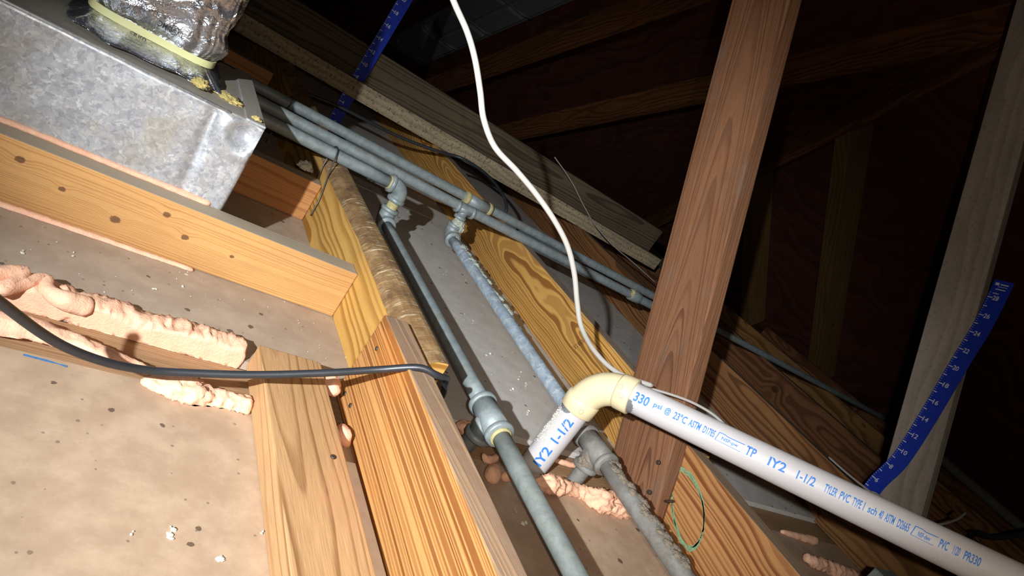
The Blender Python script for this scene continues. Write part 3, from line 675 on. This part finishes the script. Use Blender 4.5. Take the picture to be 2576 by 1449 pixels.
def pipe_b():
    x, zl, zh_ = 0.845, 0.067, 0.1535; yr = 1.492
    root = empty('water_pipe', (x, 0.67, 0.0)); tag(root, 'middle galvanized pipe with a scaly branch that passes behind the white riser', 'pipe', 'galvanized water pipes')
    child('pipe_run', straight((-0.25, yr, zh_), (1.80, yr, zh_)), MT['gal'], root, True)
    child('tee', tee_mesh((x, yr, zh_ - 0.003), (1, 0, 0), (0, 0, -1), 0.0138, 0.024), MT['gal'], root, True)
    child('elbow', elbow_mesh((x, yr - 0.002, zl + 0.004), (0, 0, 1), (0, -1, 0)), MT['gal'], root, True)
    yt = 0.672
    child('branch_pipe', straight((x, yr - 0.03, zl + 0.004), (x, yt + 0.03, zl)), MT['galcrust'], root, True)
    child('tee', tee_mesh((x, yt, zl), (0, -1, 0), (0, -0.12, -1), 0.0195), MT['galdirty'], root, True)
    child('branch_pipe', straight((x, yt - 0.03, zl), (x, -0.4, zl), 0.0145), MT['galdirty'], root, True)
    child('drop_pipe', straight((x, yt - 0.004, zl - 0.03), (x, yt - 0.006, -0.011)), MT['galdirty'], root, True)
    child('coupling', ring((1.545, yr, zh_), (1, 0, 0), 0.0185, 0.045), MT['gal'], root, True)
    crusts(root, 'thread_sealant', MT['dope'], [((1.52, yr - 0.012, zh_ + 0.008), (0.006, 0.008, 0.010)), ((1.525, yr - 0.006, zh_ + 0.016), (0.010, 0.005, 0.004))], 77)
    sp = []
    for i in range(34):
        yy = 1.455 - 0.0125 * i + random.uniform(-.004, .004); sp.append(((x + random.uniform(.002, .012), yy, zl + 0.009 + random.uniform(0, .005)), ((0.009 if i < 14 else 0.006) + random.uniform(0, .004), 0.011, 0.007 if i < 14 else 0.0045)))
    sp += [((x + 0.002, yr - 0.008, zl + 0.045), (0.017, 0.014, 0.012)), ((x + .012, yr - .012, zl + 0.035), (0.010, 0.012, 0.010))]
    crusts(root, 'mineral_crust', MT['crust'], sp, 11)
    sp = []
    for i in range(26):
        yy = 0.64 - 0.0085 * i + random.uniform(-.004, .004); sp.append(((x + random.uniform(-.006, .009), yy, zl + 0.0105 + random.uniform(0, .003)), (0.008, 0.009, 0.004)))
    sp += [((x - 0.012, 0.665, zl - 0.025), (0.012, 0.010, 0.010))]
    crusts(root, 'dirt_crust', MT['dirtcrust'], sp, 31)
def pipe_c():
    yr, zh_ = 1.625, 0.1535
    root = empty('water_pipe', (1.0, yr, zh_ - PR)); tag(root, 'rear galvanized pipe with a coupling, passing behind the reddish brace', 'pipe', 'galvanized water pipes')
    child('pipe_run', straight((-0.25, yr, zh_), (3.95, yr + 0.04, zh_), k=24), MT['gal'], root, True)
    child('coupling', sweep('c', [(0.90, yr, zh_), (0.99, yr, zh_)], 0.0175, 28), MT['gal'], root, True)
    child('coupling_band', ring((0.905, yr, zh_), (1, 0, 0), 0.020, 0.012), MT['dope'], root, True)
    child('coupling_band', ring((0.985, yr, zh_), (1, 0, 0), 0.020, 0.012), MT['dope'], root, True)
pipe_a(); pipe_b(); pipe_c()
# far dark pipe on the joists at the right
o = link('water_pipe', straight((3.99, 1.52, 0.165), (3.70, 0.75, 0.165), 0.024), MT['galdark'], smooth=True); recenter(o)
tag(o, 'dark pipe running along the joists at the far right', 'pipe')

# wire hangers round the front pipe
def wire(name, pts, r, mat, label, cat, group=None, n=8, sm=10):
    o = link(name, sweep(name, catmull(pts, sm), r, n), mat, smooth=True); recenter(o); tag(o, label, cat, group); return o
wire('pipe_hook', [(0.4335, 1.292, 0.034), (0.4345, 1.300, 0.075), (0.4350, 1.330, 0.125), (0.4365, 1.352, 0.162), (0.4375, 1.372, 0.1695), (0.4365, 1.391, 0.160), (0.4350, 1.388, 0.12), (0.4335, 1.362, 0.07), (0.4320, 1.352, 0.045), (0.4365, 1.343, 0.022)],
     0.0016, MT['wire'], 'bent wire hook hanging the front pipe on the bark-edged joist', 'wire hook')
wire('pipe_hook', [(0.36, 1.61, 0.05), (0.365, 1.615, 0.12), (0.368, 1.608, 0.165), (0.368, 1.625, 0.1715), (0.368, 1.643, 0.16), (0.366, 1.64, 0.10)],
     0.0016, MT['wire'], 'thin wire loop over the rear pipe near the duct box', 'wire hook')

# ------------------------------------------------------------------ white drain pipe
RP = 0.0241
KC = Vector((0.765, 0.690, 0.180)); DP = Vector((0.47054, -0.83888, 0.27363)).normalized()
def text_mesh(body, width, height, spacing=1.0):
    cu = bpy.data.curves.new('t', 'FONT'); cu.body = body; cu.size = 1; cu.space_character = spacing; cu.resolution_u = 3; cu.offset = 0.022
    ob = bpy.data.objects.new('t', cu); COL.objects.link(ob)
    dg = bpy.context.evaluated_depsgraph_get(); me = bpy.data.meshes.new_from_object(ob.evaluated_get(dg))
    bpy.data.objects.remove(ob); bpy.data.curves.remove(cu)
    xs = [v.co.x for v in me.vertices]; ys = [v.co.y for v in me.vertices]
    x0, x1, y0, y1 = min(xs), max(xs), min(ys), max(ys)
    for v in me.vertices: v.co = Vector(((v.co.x - x0) / (x1 - x0) * width, ((v.co.y - y0) / (y1 - y0) - 0.5) * height, 0))
    return me
def outline_mesh(pts, w):
    """a pen line through 2-D points"""
    vs = []; fs = []
    for (ax, ay), (bx, by) in zip(pts[:-1], pts[1:]):
        d = Vector((bx - ax, by - ay)); L = d.length; d /= L; nx = Vector((-d.y, d.x)) * w / 2; k = len(vs)
        for q in (Vector((ax, ay)) + nx, Vector((ax, ay)) - nx, Vector((bx, by)) - nx, Vector((bx, by)) + nx): vs.append((q.x, q.y, 0))
        fs.append((k, k + 1, k + 2, k + 3))
    return pmesh('o', vs, fs)
def wrap(me, origin, axis, face, rad, u0, voff=0.0, lift=0.0004):
    """bend flat lettering round a pipe: x runs along the axis, y round it, facing 'face'"""
    bm = bmesh.new(); bm.from_mesh(me); bpy.data.meshes.remove(me)
    ys = [v.co.y for v in bm.verts]; a, b_ = min(ys), max(ys); n = max(1, int((b_ - a) / 0.002))
    for i in range(1, n):
        bmesh.ops.bisect_plane(bm, geom=bm.verts[:] + bm.edges[:] + bm.faces[:], plane_co=(0, a + (b_ - a) * i / n, 0), plane_no=(0, 1, 0))
    axis = Vector(axis).normalized(); face = Vector(face); face = (face - axis * face.dot(axis)).normalized(); upv = face.cross(axis) 
    for v in bm.verts:
        th = (v.co.y + voff) / rad
        v.co = Vector(origin) + axis * (u0 + v.co.x) + (face * math.cos(th) + upv * math.sin(th)) * (rad + lift)
    return bm_mesh('lettering', bm)
def smear(root, c, d):
    d = Vector(d); fv = (EYE - c); fv = (fv - d * fv.dot(d)).normalized(); up = fv.cross(d); vs = []; fs = []; n = 26
    for i in range(n + 1):
        th = -1.45 + 1.25 * i / n; w = (0.003 + 0.012 * abs(math.sin(math.pi * i / n)) ** 0.6 * (0.6 + 0.5 * noise.noise((i * 0.45, d.x, 3))))
        nn = fv * math.cos(th) + up * math.sin(th)
        for (u, r) in ((0, RP + 0.0001), (0, RP + 0.0012), (w, RP + 0.0009), (w + 0.0004, RP + 0.0001)): vs.append(c + d * u + nn * r)
    for i in range(n):
        for k in range(3): fs.append((i * 4 + k, i * 4 + k + 1, i * 4 + 5 + k, i * 4 + 4 + k))
    child('cement_smear', pmesh('cement_smear', vs, fs), MT['cement'], root)
def drain():
    root = empty('drain_pipe', (KC.x, KC.y, -0.012)); tag(root, 'white plastic drain pipe with blue lettering, cream elbow and short riser', 'pipe')
    EL = 0.062
    rs = child('riser', sweep('riser', [Vector((KC.x, KC.y, -0.011)).lerp(Vector((KC.x, KC.y, 0.13)), i / 10) for i in range(11)], RP, 40), MT['pvcd'], root, True)
    L = 0.95
    run = child('pipe_run', sweep('pipe_run', [(KC + DP * 0.04).lerp(KC + DP * L, i / 20) for i in range(21)], RP, 40), MT['pvc'], root, True)
    da, db = Vector((0, 0, -1)), DP
    pts = [KC + da * EL] + [KC + da * 0.047] + arc_pts(KC, da, db, 0.046, 16) + [KC + db * 0.047] + [KC + db * EL]
    body = sweep('e', [KC + da * 0.05] + arc_pts(KC, da, db, 0.046, 18) + [KC + db * 0.05], 0.0268, 44)
    sock = [sweep('s', [KC + d * 0.036, KC + d * 0.039, KC + d * (EL - 0.001), KC + d * EL], [0.0275, 0.0292, 0.0292, 0.0280], 44) for d in (da, db)]
    el = child('elbow', join_mesh('elbow', [body] + sock), MT['cream'], root, True)
    for d in (da, db):
        smear(root, KC + d * (EL - 0.001), d)
    # lettering on the run
    FV = (EYE - (KC + DP * 0.3)); FV = FV - DP * FV.dot(DP); FV.normalize()
    if FV.cross(DP).z < 0: pass
    def put(body, ua, ub, h, voff=0.0, sp=1.0):
        g_ = (ub - ua) * 0.06; me = text_mesh(body, ub - ua - 2 * g_, h, sp); ua += g_
        o = child('lettering', wrap(me, KC, DP, FV, RP, ua, voff), MT['ink'], root); o.parent = run; return o
    V = 0.003
    for body, ua, ub, h in [('330', .0663, .0934, .0150), ('psi', .0987, .1132, .0092), ('@', .1172, .1276, .0115), ('23\u00b0C', .1308, .1539, .0118), ('ASTM', .1552, .1752, .0108), ('D1785', .1771, .1968, .0108), ('TP', .2404, .2566, .0130),
                        ('IY2', .2721, .2990, .0130), ('1-1/2', .3111, .3381, .0125), ('TYLER', .3476, .3659, .0112), ('PVC', .3675, .3818, .0112), ('TYPE', .3834, .3960, .0112), ('I', .3979, .3990, .0112), ('sch', .4030, .4149, .0100), ('40', .4164, .4218, .0112),
                        ('ASTM', .4233, .4359, .0112), ('D2665', .4379, .4536, .0112), ('PVC', .4862, .4976, .0112), ('1120', .5017, .5097, .0112), ('PR330', .5129, .5330, .0112)]:
        put(body, ua, ub, h, V)
    for ua, ub, word in [(.1985, .2380, 'NSF-pw'), (.4560, .4839, 'NSF-dwv')]:
        w = ub - ua
        child('lettering', wrap(outline_mesh([(0.0, -0.0062), (0.002, 0.006), (0.010, 0.006), (0.014, 0.0046), (w, 0.0052)], 0.0011), KC, DP, FV, RP, ua, V), MT['ink'], root).parent = run
        child('lettering', wrap(outline_mesh([(0.0, -0.0062), (w - 0.002, -0.0066)], 0.0006), KC, DP, FV, RP, ua, V), MT['ink'], root).parent = run
        put(word, ua + 0.006, ub - 0.006, 0.0062, V - 0.0012)
    # lettering on the riser reads upward
    FR = EYE - Vector((KC.x, KC.y, 0.06)); FR.z = 0
    side = Vector((0, 0, 1)).cross(FR).normalized()
    FR = (FR.normalized() + side * 0.12)
    for body, ua, ub, h in [('IY2', 0.010, 0.046, .0155), ('1-1/2', 0.060, 0.106, .0155)]:
        child('lettering', wrap(text_mesh(body, ub - ua, h), (KC.x, KC.y, 0), (0, 0, 1), FR, RP, ua, 0.0), MT['ink'], root).parent = rs
    # raised casting rings on the elbow sockets
    for ax, ua, vo in ((DP, 0.050, -0.006), (DP, 0.043, 0.006), (Vector((0, 0, -1)), 0.050, 0.008)):
        fv = EYE - KC
        cir = outline_mesh([(0.0038 * math.cos(a * math.pi / 10), 0.0038 * math.sin(a * math.pi / 10)) for a in range(21)], 0.0007)
        o = child('cast_ring', wrap(cir, KC, ax, fv, 0.0292, ua, vo, 0.0003), MT['castring'], root); o.parent = el
    # grains of dust caked on the upper left of the riser
    bmg = bmesh.new()
    for k in range(420):
        zc = random.betavariate(2.2, 1.6) * 0.085 + 0.030; f0 = (EYE - KC); f0.z = 0; f0.normalize(); sd = Vector((0, 0, 1)).cross(f0)
        th = random.gauss(0.85, 0.33); nn = f0 * math.cos(th) - sd * math.sin(th); r = random.uniform(.0003, .0011)
        p = Vector((KC.x, KC.y, zc)) + nn * (RP + r * 0.3)
        t_ = bmesh.ops.create_icosphere(bmg, subdivisions=1, radius=r)
        for v in t_['verts']: v.co = v.co * random.uniform(.7, 1.3) + p
    g_ = child('dust_grains', bm_mesh('dust_grains', bmg), MT['crumb'], root); g_.parent = rs; g_['kind'] = 'stuff'
    return root
drain()

# ------------------------------------------------------------------ cables
wire('black_cable', [at(-70, 715, d=.47), at(-20, 745, d=.50), at(100, 835, d=.56), at(180, 880, d=.595), at(270, 912, d=.63), at(360, 930, d=.665), at(450, 937, d=.69), at(640, 943, d=.73), at(820, 938, d=.765), at(950, 930, d=.79), (0.412, 0.612, 0.1455), (0.436, 0.604, 0.147), (0.455, 0.612, 0.143), (0.470, 0.628, 0.128), (0.4865, 0.640, 0.100), (0.489, 0.650, 0.06), (0.50, 0.68, 0.02), (0.505, 0.72, 0.006)],
     0.0044, MT['cableb'], 'black cable crossing the left side and bending over the striped joist', 'cable', n=14)
wire('white_cable', [at(1110, -90, d=.84), at(1140, 0, d=.86), at(1175, 80, d=.87), at(1195, 150, d=.88), at(1208, 230, d=.89), at(1217, 300, d=.90), at(1245, 370, d=.92), at(1300, 430, d=.94), at(1350, 490, d=.96), at(1395, 555, d=.98), at(1428, 620, d=1.0), at(1445, 690, d=1.02), at(1452, 760, d=1.04), at(1462, 820, d=1.06), at(1490, 875, d=1.09), at(1530, 920, d=1.11), at(1575, 948, d=1.125), at(1640, 970, d=1.14)],
     0.0043, MT['cablew'], 'thick white cable hanging down in front of the dark roof', 'cable', n=12)
wire('thin_cable', [at(1600, 968, d=1.16), at(1680, 990, d=1.15), at(1740, 1012, d=1.14), at(1790, 1040, d=1.13), at(1825, 1072, d=1.12), at(1850, 1110, d=1.10)],
     0.0026, MT['cableg'], 'thin grey cable drooping behind the white drain pipe beside the brace', 'cable')
wire('black_cable', [at(735, 220, y=2.16), at(790, 243, y=2.16), at(860, 272, y=2.15), at(1000, 342, y=2.14), at(1100, 380, y=2.12), at(1165, 400, y=2.1), at(1225, 440, x=1.13), at(1262, 485, x=1.13), at(1274, 520, x=1.13), at(1268, 545, x=1.13)],
     0.0055, MT['cableb'], 'black cable running under the mouldy strip in the background', 'cable', n=10)
wire('thin_wire', [at(1395, 395, y=2.2), at(1420, 430, y=2.18), at(1445, 470, y=2.16), at(1470, 520, y=2.14), at(1500, 570, y=2.12), at(1545, 620, y=2.1), at(1590, 658, y=2.08), at(1650, 712, y=2.05)],
     0.0022, MT['cableg'], 'thin loose wire hanging over the mouldy strip left of the brace', 'wire')
wire('thin_cable', [at(2085, 1150, x=1.80), at(2130, 1190, x=1.80), at(2190, 1238, x=1.80)], 0.0030, MT['cableg'], 'short pale cable end by the foot of the blue ruler', 'cable')
wire('thin_cable', [at(2120, 1262, x=1.76), at(2160, 1245, x=1.80), at(2195, 1238, x=1.83), at(2225, 1258, x=1.83), at(2270, 1292, x=1.83), at(2310, 1318, x=1.83), at(2360, 1320, x=1.84), at(2405, 1308, x=1.9), at(2430, 1290, x=1.95)], 0.0030, MT['cableg'], 'grey cable looping round the foot of the grey brace', 'cable')
wire('thin_cable', [at(2300, 1300, x=1.80), at(2400, 1362, x=1.8), at(2500, 1422, x=1.8), at(2600, 1482, x=1.8)], 0.0035, MT['cableg'], 'straight pale cable running beside the white drain pipe at the lower right', 'cable')
wire('black_cable', [at(2415, 1385, x=2.4), at(2440, 1352, x=2.45), at(2460, 1340, x=2.5), at(2500, 1352, x=2.55), at(2560, 1345, x=2.6), at(2620, 1330, x=2.65)], 0.0085, MT['cableb'], 'black cable bend at the lower right edge', 'cable', n=10)

# ------------------------------------------------------------------ blue insulation rulers
def ruler(name, pts, wdir, nrm, width, z0, nums, tick0, label, tickn, topmarks):
    """a flexible strip along a path; distances along it are inches of depth"""
    P = catmull(pts, 10); root = empty(name, P[0]); tag(root, label, 'ruler')
    wv = Vector(wdir).normalized(); nv = Vector(nrm).normalized()
    S_ = [0]
    for a, b in zip(P[:-1], P[1:]): S_.append(S_[-1] + (b - a).length)
    def pos(s):
        s = max(0, min(S_[-1] - 1e-6, s))
        for i in range(len(S_) - 1):
            if S_[i + 1] >= s:
                t = (s - S_[i]) / (S_[i + 1] - S_[i]); tv = (P[i + 1] - P[i]).normalized(); return P[i].lerp(P[i + 1], t), tv
    def pw(s, w, lift):
        p, tv = pos(s); nn = nv - tv * nv.dot(tv); nn.normalize(); wd = tv.cross(nn); wd = wd if wd.dot(wv) > 0 else -wd
        return p + wd * w + nn * lift
    vs = []; fs = []; n = 60
    for i in range(n + 1):
        s = S_[-1] * i / n
        for (w, l) in ((-width / 2, 0), (width / 2, 0), (width / 2, 0.0012), (-width / 2, 0.0012)): vs.append(pw(s, w, l))
    for i in range(n):
        for k in range(4): fs.append((i * 4 + k, i * 4 + (k + 1) % 4, i * 4 + 4 + (k + 1) % 4, i * 4 + 4 + k))
    fs += [(3, 2, 1, 0), tuple(n * 4 + k for k in range(4))]
    strip = child('strip', pmesh('strip', vs, fs), MT['blue'], root)
    def mark(s0, s1, w0, w1, nm='tick'):
        vs = [pw(s0, w0, 0.0017), pw(s0, w1, 0.0017), pw(s1, w1, 0.0017), pw(s1, w0, 0.0017)]
        child(nm, pmesh(nm, vs, [(0, 1, 2, 3)]), MT['white'], root).parent = strip
    tl = -width / 2 + 0.0012
    k = 0; s = tick0 * 0
    smax = S_[-1]
    inch = 0.0254
    i = 0
    while True:
        sv = (tickn + i) * inch - z0
        i += 1
        if sv > smax - 0.035 * (1 if topmarks else 0): break
        if sv < 0.002: continue
        big = (tickn + i - 1) % 2 == 0
        mark(sv - 0.0013, sv + 0.0013, tl, tl + (0.012 if big else 0.009))
    i = 0
    while i < 400:
        sv = (tickn + i * 0.25) * inch - z0; i += 1
        if sv > smax - 0.03: break
        if sv < 0.002 or (i - 1) % 4 == 0: continue
        mark(sv - 0.0004, sv + 0.0004, tl, tl + 0.004)
    for nmb in nums:
        sv = nmb * inch - z0
        if sv < 0.006 or sv > smax - 0.01: continue
        me = text_mesh(str(nmb), 0.0135 if nmb > 9 else 0.0075, 0.0125)
        for v in me.vertices: v.co = pw(sv + v.co.y, tl + 0.0125 + v.co.x, 0.0018)
        child('number', me, MT['white'], root).parent = strip
    if topmarks:
        me = text_mesh('inches', 0.013, 0.0045)
        for v in me.vertices: v.co = pw(smax - 0.036 + v.co.y, tl + 0.008 + v.co.x, 0.0018)
        child('lettering', me, MT['white'], root)
        mark(smax - 0.0145, smax - 0.0075, tl + 0.004, tl + 0.013, 'printed_mark'); 
        for a, b, w0, w1 in ((.0125, .0095, .016, .034), (.018, .0168, .012, .034), (.026, .0235, .010, .032)):
            mark(smax - a, smax - b, tl + w0, tl + w1, 'printed_mark')
    else:
        for q in range(4): mark(0.018 + q * 0.004, 0.0198 + q * 0.004, tl + 0.020, tl + 0.036 - 0.003 * q, 'printed_mark')
    return root
ruler('depth_ruler', [(0.695, 2.358, 0.0), (0.695, 2.361, 0.12), (0.697, 2.366, 0.24), (0.702, 2.37, 0.40), (0.710, 2.38, 0.64)], (1, 0, 0), (0, -1, 0), 0.046, 0.0, [4, 6, 8, 10, 12, 14, 16, 18, 20, 22], 0, 'blue depth ruler standing behind the mouldy strip near the foil duct', 1, False)
rp = [at(x_, y_, x=1.905) for x_, y_ in [(2190, 1236), (2213, 1208), (2255, 1168), (2285, 1128), (2325, 1065), (2370, 990), (2420, 905), (2475, 815), (2528, 708)]]
ruler('depth_ruler', rp, (0, -1, 0), (-1, 0, 0), 0.044, 0.118, [6, 8, 10, 12, 14, 16, 18, 20, 22, 24, 26, 28], 0, 'curved blue depth ruler leaning on the grey brace at the right', 5, True)

# ------------------------------------------------------------------ marks, nails, crumbs
def on_plane_line(name, pts, w, nrm, mat, parent):
    P = catmull(pts, 8); nv = Vector(nrm); vs = []; fs = []
    for i, p in enumerate(P):
        t = (P[min(i + 1, len(P) - 1)] - P[max(0, i - 1)]).normalized(); s = t.cross(nv).normalized(); ww = w * (0.7 + 0.6 * noise.noise(p * 90))
        vs += [p + s * ww + nv * 0.0006, p - s * ww + nv * 0.0006]
    for i in range(len(P) - 1): fs.append((2 * i, 2 * i + 1, 2 * i + 3, 2 * i + 2))
    me = pmesh(name, vs, fs); me.transform(parent.matrix_world.inverted())
    o = link(name, me, mat); o.parent = parent; return o
bpy.context.view_layer.update()
xg = 1.0183
gl = [at(px_, py_, x=xg) for px_, py_ in [(1708, 1182), (1740, 1205), (1765, 1260), (1771, 1320), (1760, 1365), (1738, 1385), (1712, 1362), (1694, 1300), (1690, 1240)]]
for q in range(3):
    o = on_plane_line('crayon_loop', [p + Vector((0, 0.002 * q + 0.003 * noise.noise(p * 30 + Vector((q, 0, 0))), 0.0025 * q)) for p in gl], 0.0017, (-1, 0, 0), MT['green'], j2s)
    o['label'] = 'green crayon loop'
bm_ = on_plane_line('crayon_dash', [at(58, 893, z=0), at(100, 904, z=0), at(130, 912, z=0), at(168, 923, z=0)], 0.0022, (0, 0, 1), MT['bluemark'], f1); bm_['label'] = 'blue crayon dash'
# faded stamp on the swirling joist: rows of small unreadable characters
for r_ in range(3):
    for c_ in range(7):
        if random.random() < 0.2: continue
        p = Vector((1.0578, 1.080 - 0.0045 * r_ - 0.002 * c_, 0.070 + 0.0062 * c_))
        vs = []; fs = []
        for s_ in range(3):
            a = random.uniform(-.5, .5) + (1.57 if s_ == 1 else 0); d = Vector((0, math.cos(a), math.sin(a))) * random.uniform(.0013, .002); n_ = Vector((0, -d.z, d.y)).normalized() * 0.0004
            o_ = Vector((-0.0005, random.uniform(-.0009, .0009), random.uniform(-.0009, .0009))); k = len(vs)
            vs += [p + o_ + d + n_, p + o_ + d - n_, p + o_ - d - n_, p + o_ - d + n_]; fs.append((k, k + 1, k + 2, k + 3))
        me = pmesh('stamp_mark', vs, fs); me.transform(j2.matrix_world.inverted()); o = link('stamp_mark', me, MT['blackink']); o.parent = j2
def nail(p, nrm, parent, bent=False, r=0.0042):
    p, nrm = Vector(p), Vector(nrm).normalized()
    if bent:
        t = nrm.orthogonal().normalized(); me = sweep('nail', catmull([p - nrm * 0.004, p + nrm * 0.006, p + nrm * 0.010 + Vector((0, -.006, .006)), p + nrm * 0.010 + Vector((0, -.014, .014))], 6), 0.0021, 8)
    else:
        me = sweep('nail', [p - nrm * 0.004, p + nrm * 0.0008, p + nrm * 0.0016], [r, r, r * 0.8], 14)
    me.transform(parent.matrix_world.inverted()); o = link('nail', me, MT['nail'], smooth=False); o.parent = parent
xb = b1.x - 0.0195
for (nx, ny, bt) in [(1655, 1163, False), (1632, 1238, False), (1678, 1262, True)]:
    p = at(nx, ny, x=xb - 0.1143 * 0.1); nail(p, (-1, 0, 0), br1, bt)
for (nx, ny) in [(868, 990), (882, 1020)]: nail(at(nx, ny, x=0.4005), (-1, 0, 0), sis, False, 0.0035)
nail(at(948, 877, x=0.4005), (-1, 0, 0), sis, False, 0.0032)
bb = [o for o in bpy.data.objects if o.name == 'backing_board'][0]
nail(at(838, 1150, z=0.0383), (0, 0, 1), bb, False, 0.0036)
# round plug on the knotty joist is a knot in its grain; crumbs of insulation on the drywall count as stuff
bm = bmesh.new()
def crumb(p, r):
    t = bmesh.new(); bmesh.ops.create_icosphere(t, subdivisions=1, radius=1)
    sx = Vector((random.uniform(.6, 1.6), random.uniform(.6, 1.6), random.uniform(.4, .8))) * r
    for v in t.verts: v.co = Vector((v.co.x * sx.x, v.co.y * sx.y, v.co.z * sx.z)) * random.uniform(.6, 1.3) + Vector(p)
    me = bpy.data.meshes.new('c'); t.to_mesh(me); t.free(); bm.from_mesh(me); bpy.data.meshes.remove(me)
spots = [(1170, 800), (1185, 812), (1165, 795), (1235, 885), (1228, 895), (1300, 950), (1325, 968), (1312, 940), (1285, 985), (1330, 1038), (1245, 705), (1120, 690), (335, 622), (880, 912), (872, 900), (878, 890), (865, 870), (845, 800), (1295, 1285), (1320, 1318), (335, 1342), (432, 1332), (425, 1352), (660, 1342), (555, 1412), (180, 640), (62, 636), (280, 755), (295, 762), (390, 725), (455, 720)]
for (a, c) in spots:
    for k in range(random.randint(1, 4)):
        p = at(a + random.uniform(-6, 6), c + random.uniform(-6, 6), z=0.0); crumb(p + Vector((0, 0, 0.0012)), random.uniform(.0010, .0026))
for k in range(90):
    p = (random.uniform(0.5, 1.05), random.uniform(0.8, 1.9), 0.001); crumb(p, random.uniform(.0006, .0016))
for k in range(60):
    p = (random.uniform(-0.1, 0.43), random.uniform(0.76, 0.95), 0.0008); crumb(p, random.uniform(.0005, .0011))
o = link('insulation_crumbs', bm_mesh('insulation_crumbs', bm), MT['crumb']); tag(o, 'pale insulation crumbs scattered over the brown drywall', 'crumbs', kind='stuff')
# sealant and wool scraps on the duct top
def scrap(pts_c, r, mat, label, seed, cat='scrap'):
    b_ = bmesh.new(); bmesh.ops.create_icosphere(b_, subdivisions=4, radius=1)
    for v in b_.verts:
        nn = v.co.normalized(); d = 0.5 * noise.noise(nn * 2 + Vector((seed, 0, 0))) + 0.35 * noise.noise(nn * 6 + Vector((0, seed, 0)))
        v.co = Vector((nn.x * r[0], nn.y * r[1], nn.z * r[2])) * (1 + d) + Vector(pts_c)
        v.co.z = max(v.co.z, pts_c[2] - r[2] * 0.35)
    o = link('wool_scrap', bm_mesh('wool_scrap', b_), mat, smooth=True); recenter(o); tag(o, label, cat)
scrap((0.118, 1.042, 0.235), (0.013, 0.010, 0.008), MT['yellowglass'], 'tuft of yellow glass wool below the end of the strap', 3)
scrap((0.163, 1.060, 0.232), (0.020, 0.016, 0.005), MT['yellowglass'], 'flat smear of yellow wool on the right of the duct top', 5)
scrap((0.200, 0.999 + 0.012, 0.2345), (0.006, 0.005, 0.004), MT['yellowglass'], 'tiny tan scrap at the front right corner of the duct top', 8)
scrap((0.405, 1.392, 0.095), (0.016, 0.012, 0.012), MT['crumb'], 'pale fluff lying behind the duct box on the rear blocking board', 12)
# white string line on the drywall between the pipes
wire('string', [(0.66, 1.80, 0.0015), (0.80, 1.812, 0.0015), (0.95, 1.822, 0.0015)], 0.0012, MT['cablew'], 'white string lying on the drywall behind the two pipe drops', 'string')
# galvanized strap plate at the lower right, under the drain pipe
def plate_piece():
    c = at(2250, 1440, z=0.15); m, L = frame(c - Vector((0, .12, 0)), c + Vector((0, 0.03, 0)))
    root = empty('metal_bracket', (c.x, c.y, 0.141)); tag(root, 'grey galvanized bracket corner under the white pipe at the lower right', 'bracket')
    child('flange', bm_mesh('flange', box_bm(c.x - 0.05, c.x + 0.03, c.y - 0.14, c.y + 0.012, 0.1405, 0.1425, 0.0006)), MT['galdark'], root)
    child('side_plate', bm_mesh('side_plate', box_bm(c.x - 0.05, c.x - 0.048, c.y - 0.14, c.y + 0.012, 0.06, 0.1405, 0.0004)), MT['galdark'], root)
plate_piece()
# grey sheet panel at the right edge
def panel():
    p = at(2576, 1090, y=1.0); q = at(2520, 1268, y=1.0)
    root = empty('sheet_metal_cabinet', (3.6, 0.62, 0.141)); tag(root, 'edge of a grey sheet metal cabinet cut off by the right border', 'panel')
    child('side', bm_mesh('side', box_bm(3.46, 4.1, 0.62, 0.63, 0.145, 0.62, 0.001)), MT['greypaint'], root)
    child('frame', bm_mesh('frame', box_bm(3.44, 3.47, 0.613, 0.633, 0.145, 0.62, 0.002)), MT['greypaint'], root)
    child('base_rail', bm_mesh('base_rail', box_bm(3.44, 4.1, 0.61, 0.64, 0.141, 0.165, 0.002)), MT['greypaint'], root)
panel()
# lettering on the foil: small round marks and code letters
def foil_print():
    for (px_, py_, body, w, h, circ) in [(332, 92, 'UL', .007, .006, True), (352, 96, 'IHSD', .016, .007, False), (438, 76, 'UL', .007, .006, True), (415, 66, 'UMC', .018, .008, False)]:
        p = at(px_, py_, y=1.078 if py_ > 85 else 1.070); meshes = [text_mesh(body, w, h)]
        if circ: meshes.append(outline_mesh([(w / 2 + 0.0062 * math.cos(a * math.pi / 12), 0.0062 * math.sin(a * math.pi / 12)) for a in range(25)], 0.0009))
        me = join_mesh('printed_mark', meshes)
        ax = Vector((1, 0, 0)) * (-1 if body in ('UMC',) else 1); upv = Vector((0, 0.35, 0.94)) * (-1 if body in ('UMC',) else 1)
        for v in me.vertices: v.co = p + ax * (v.co.x - w / 2) + upv * v.co.y
        child('printed_mark', me, MT['blackink'], flx)
foil_print()
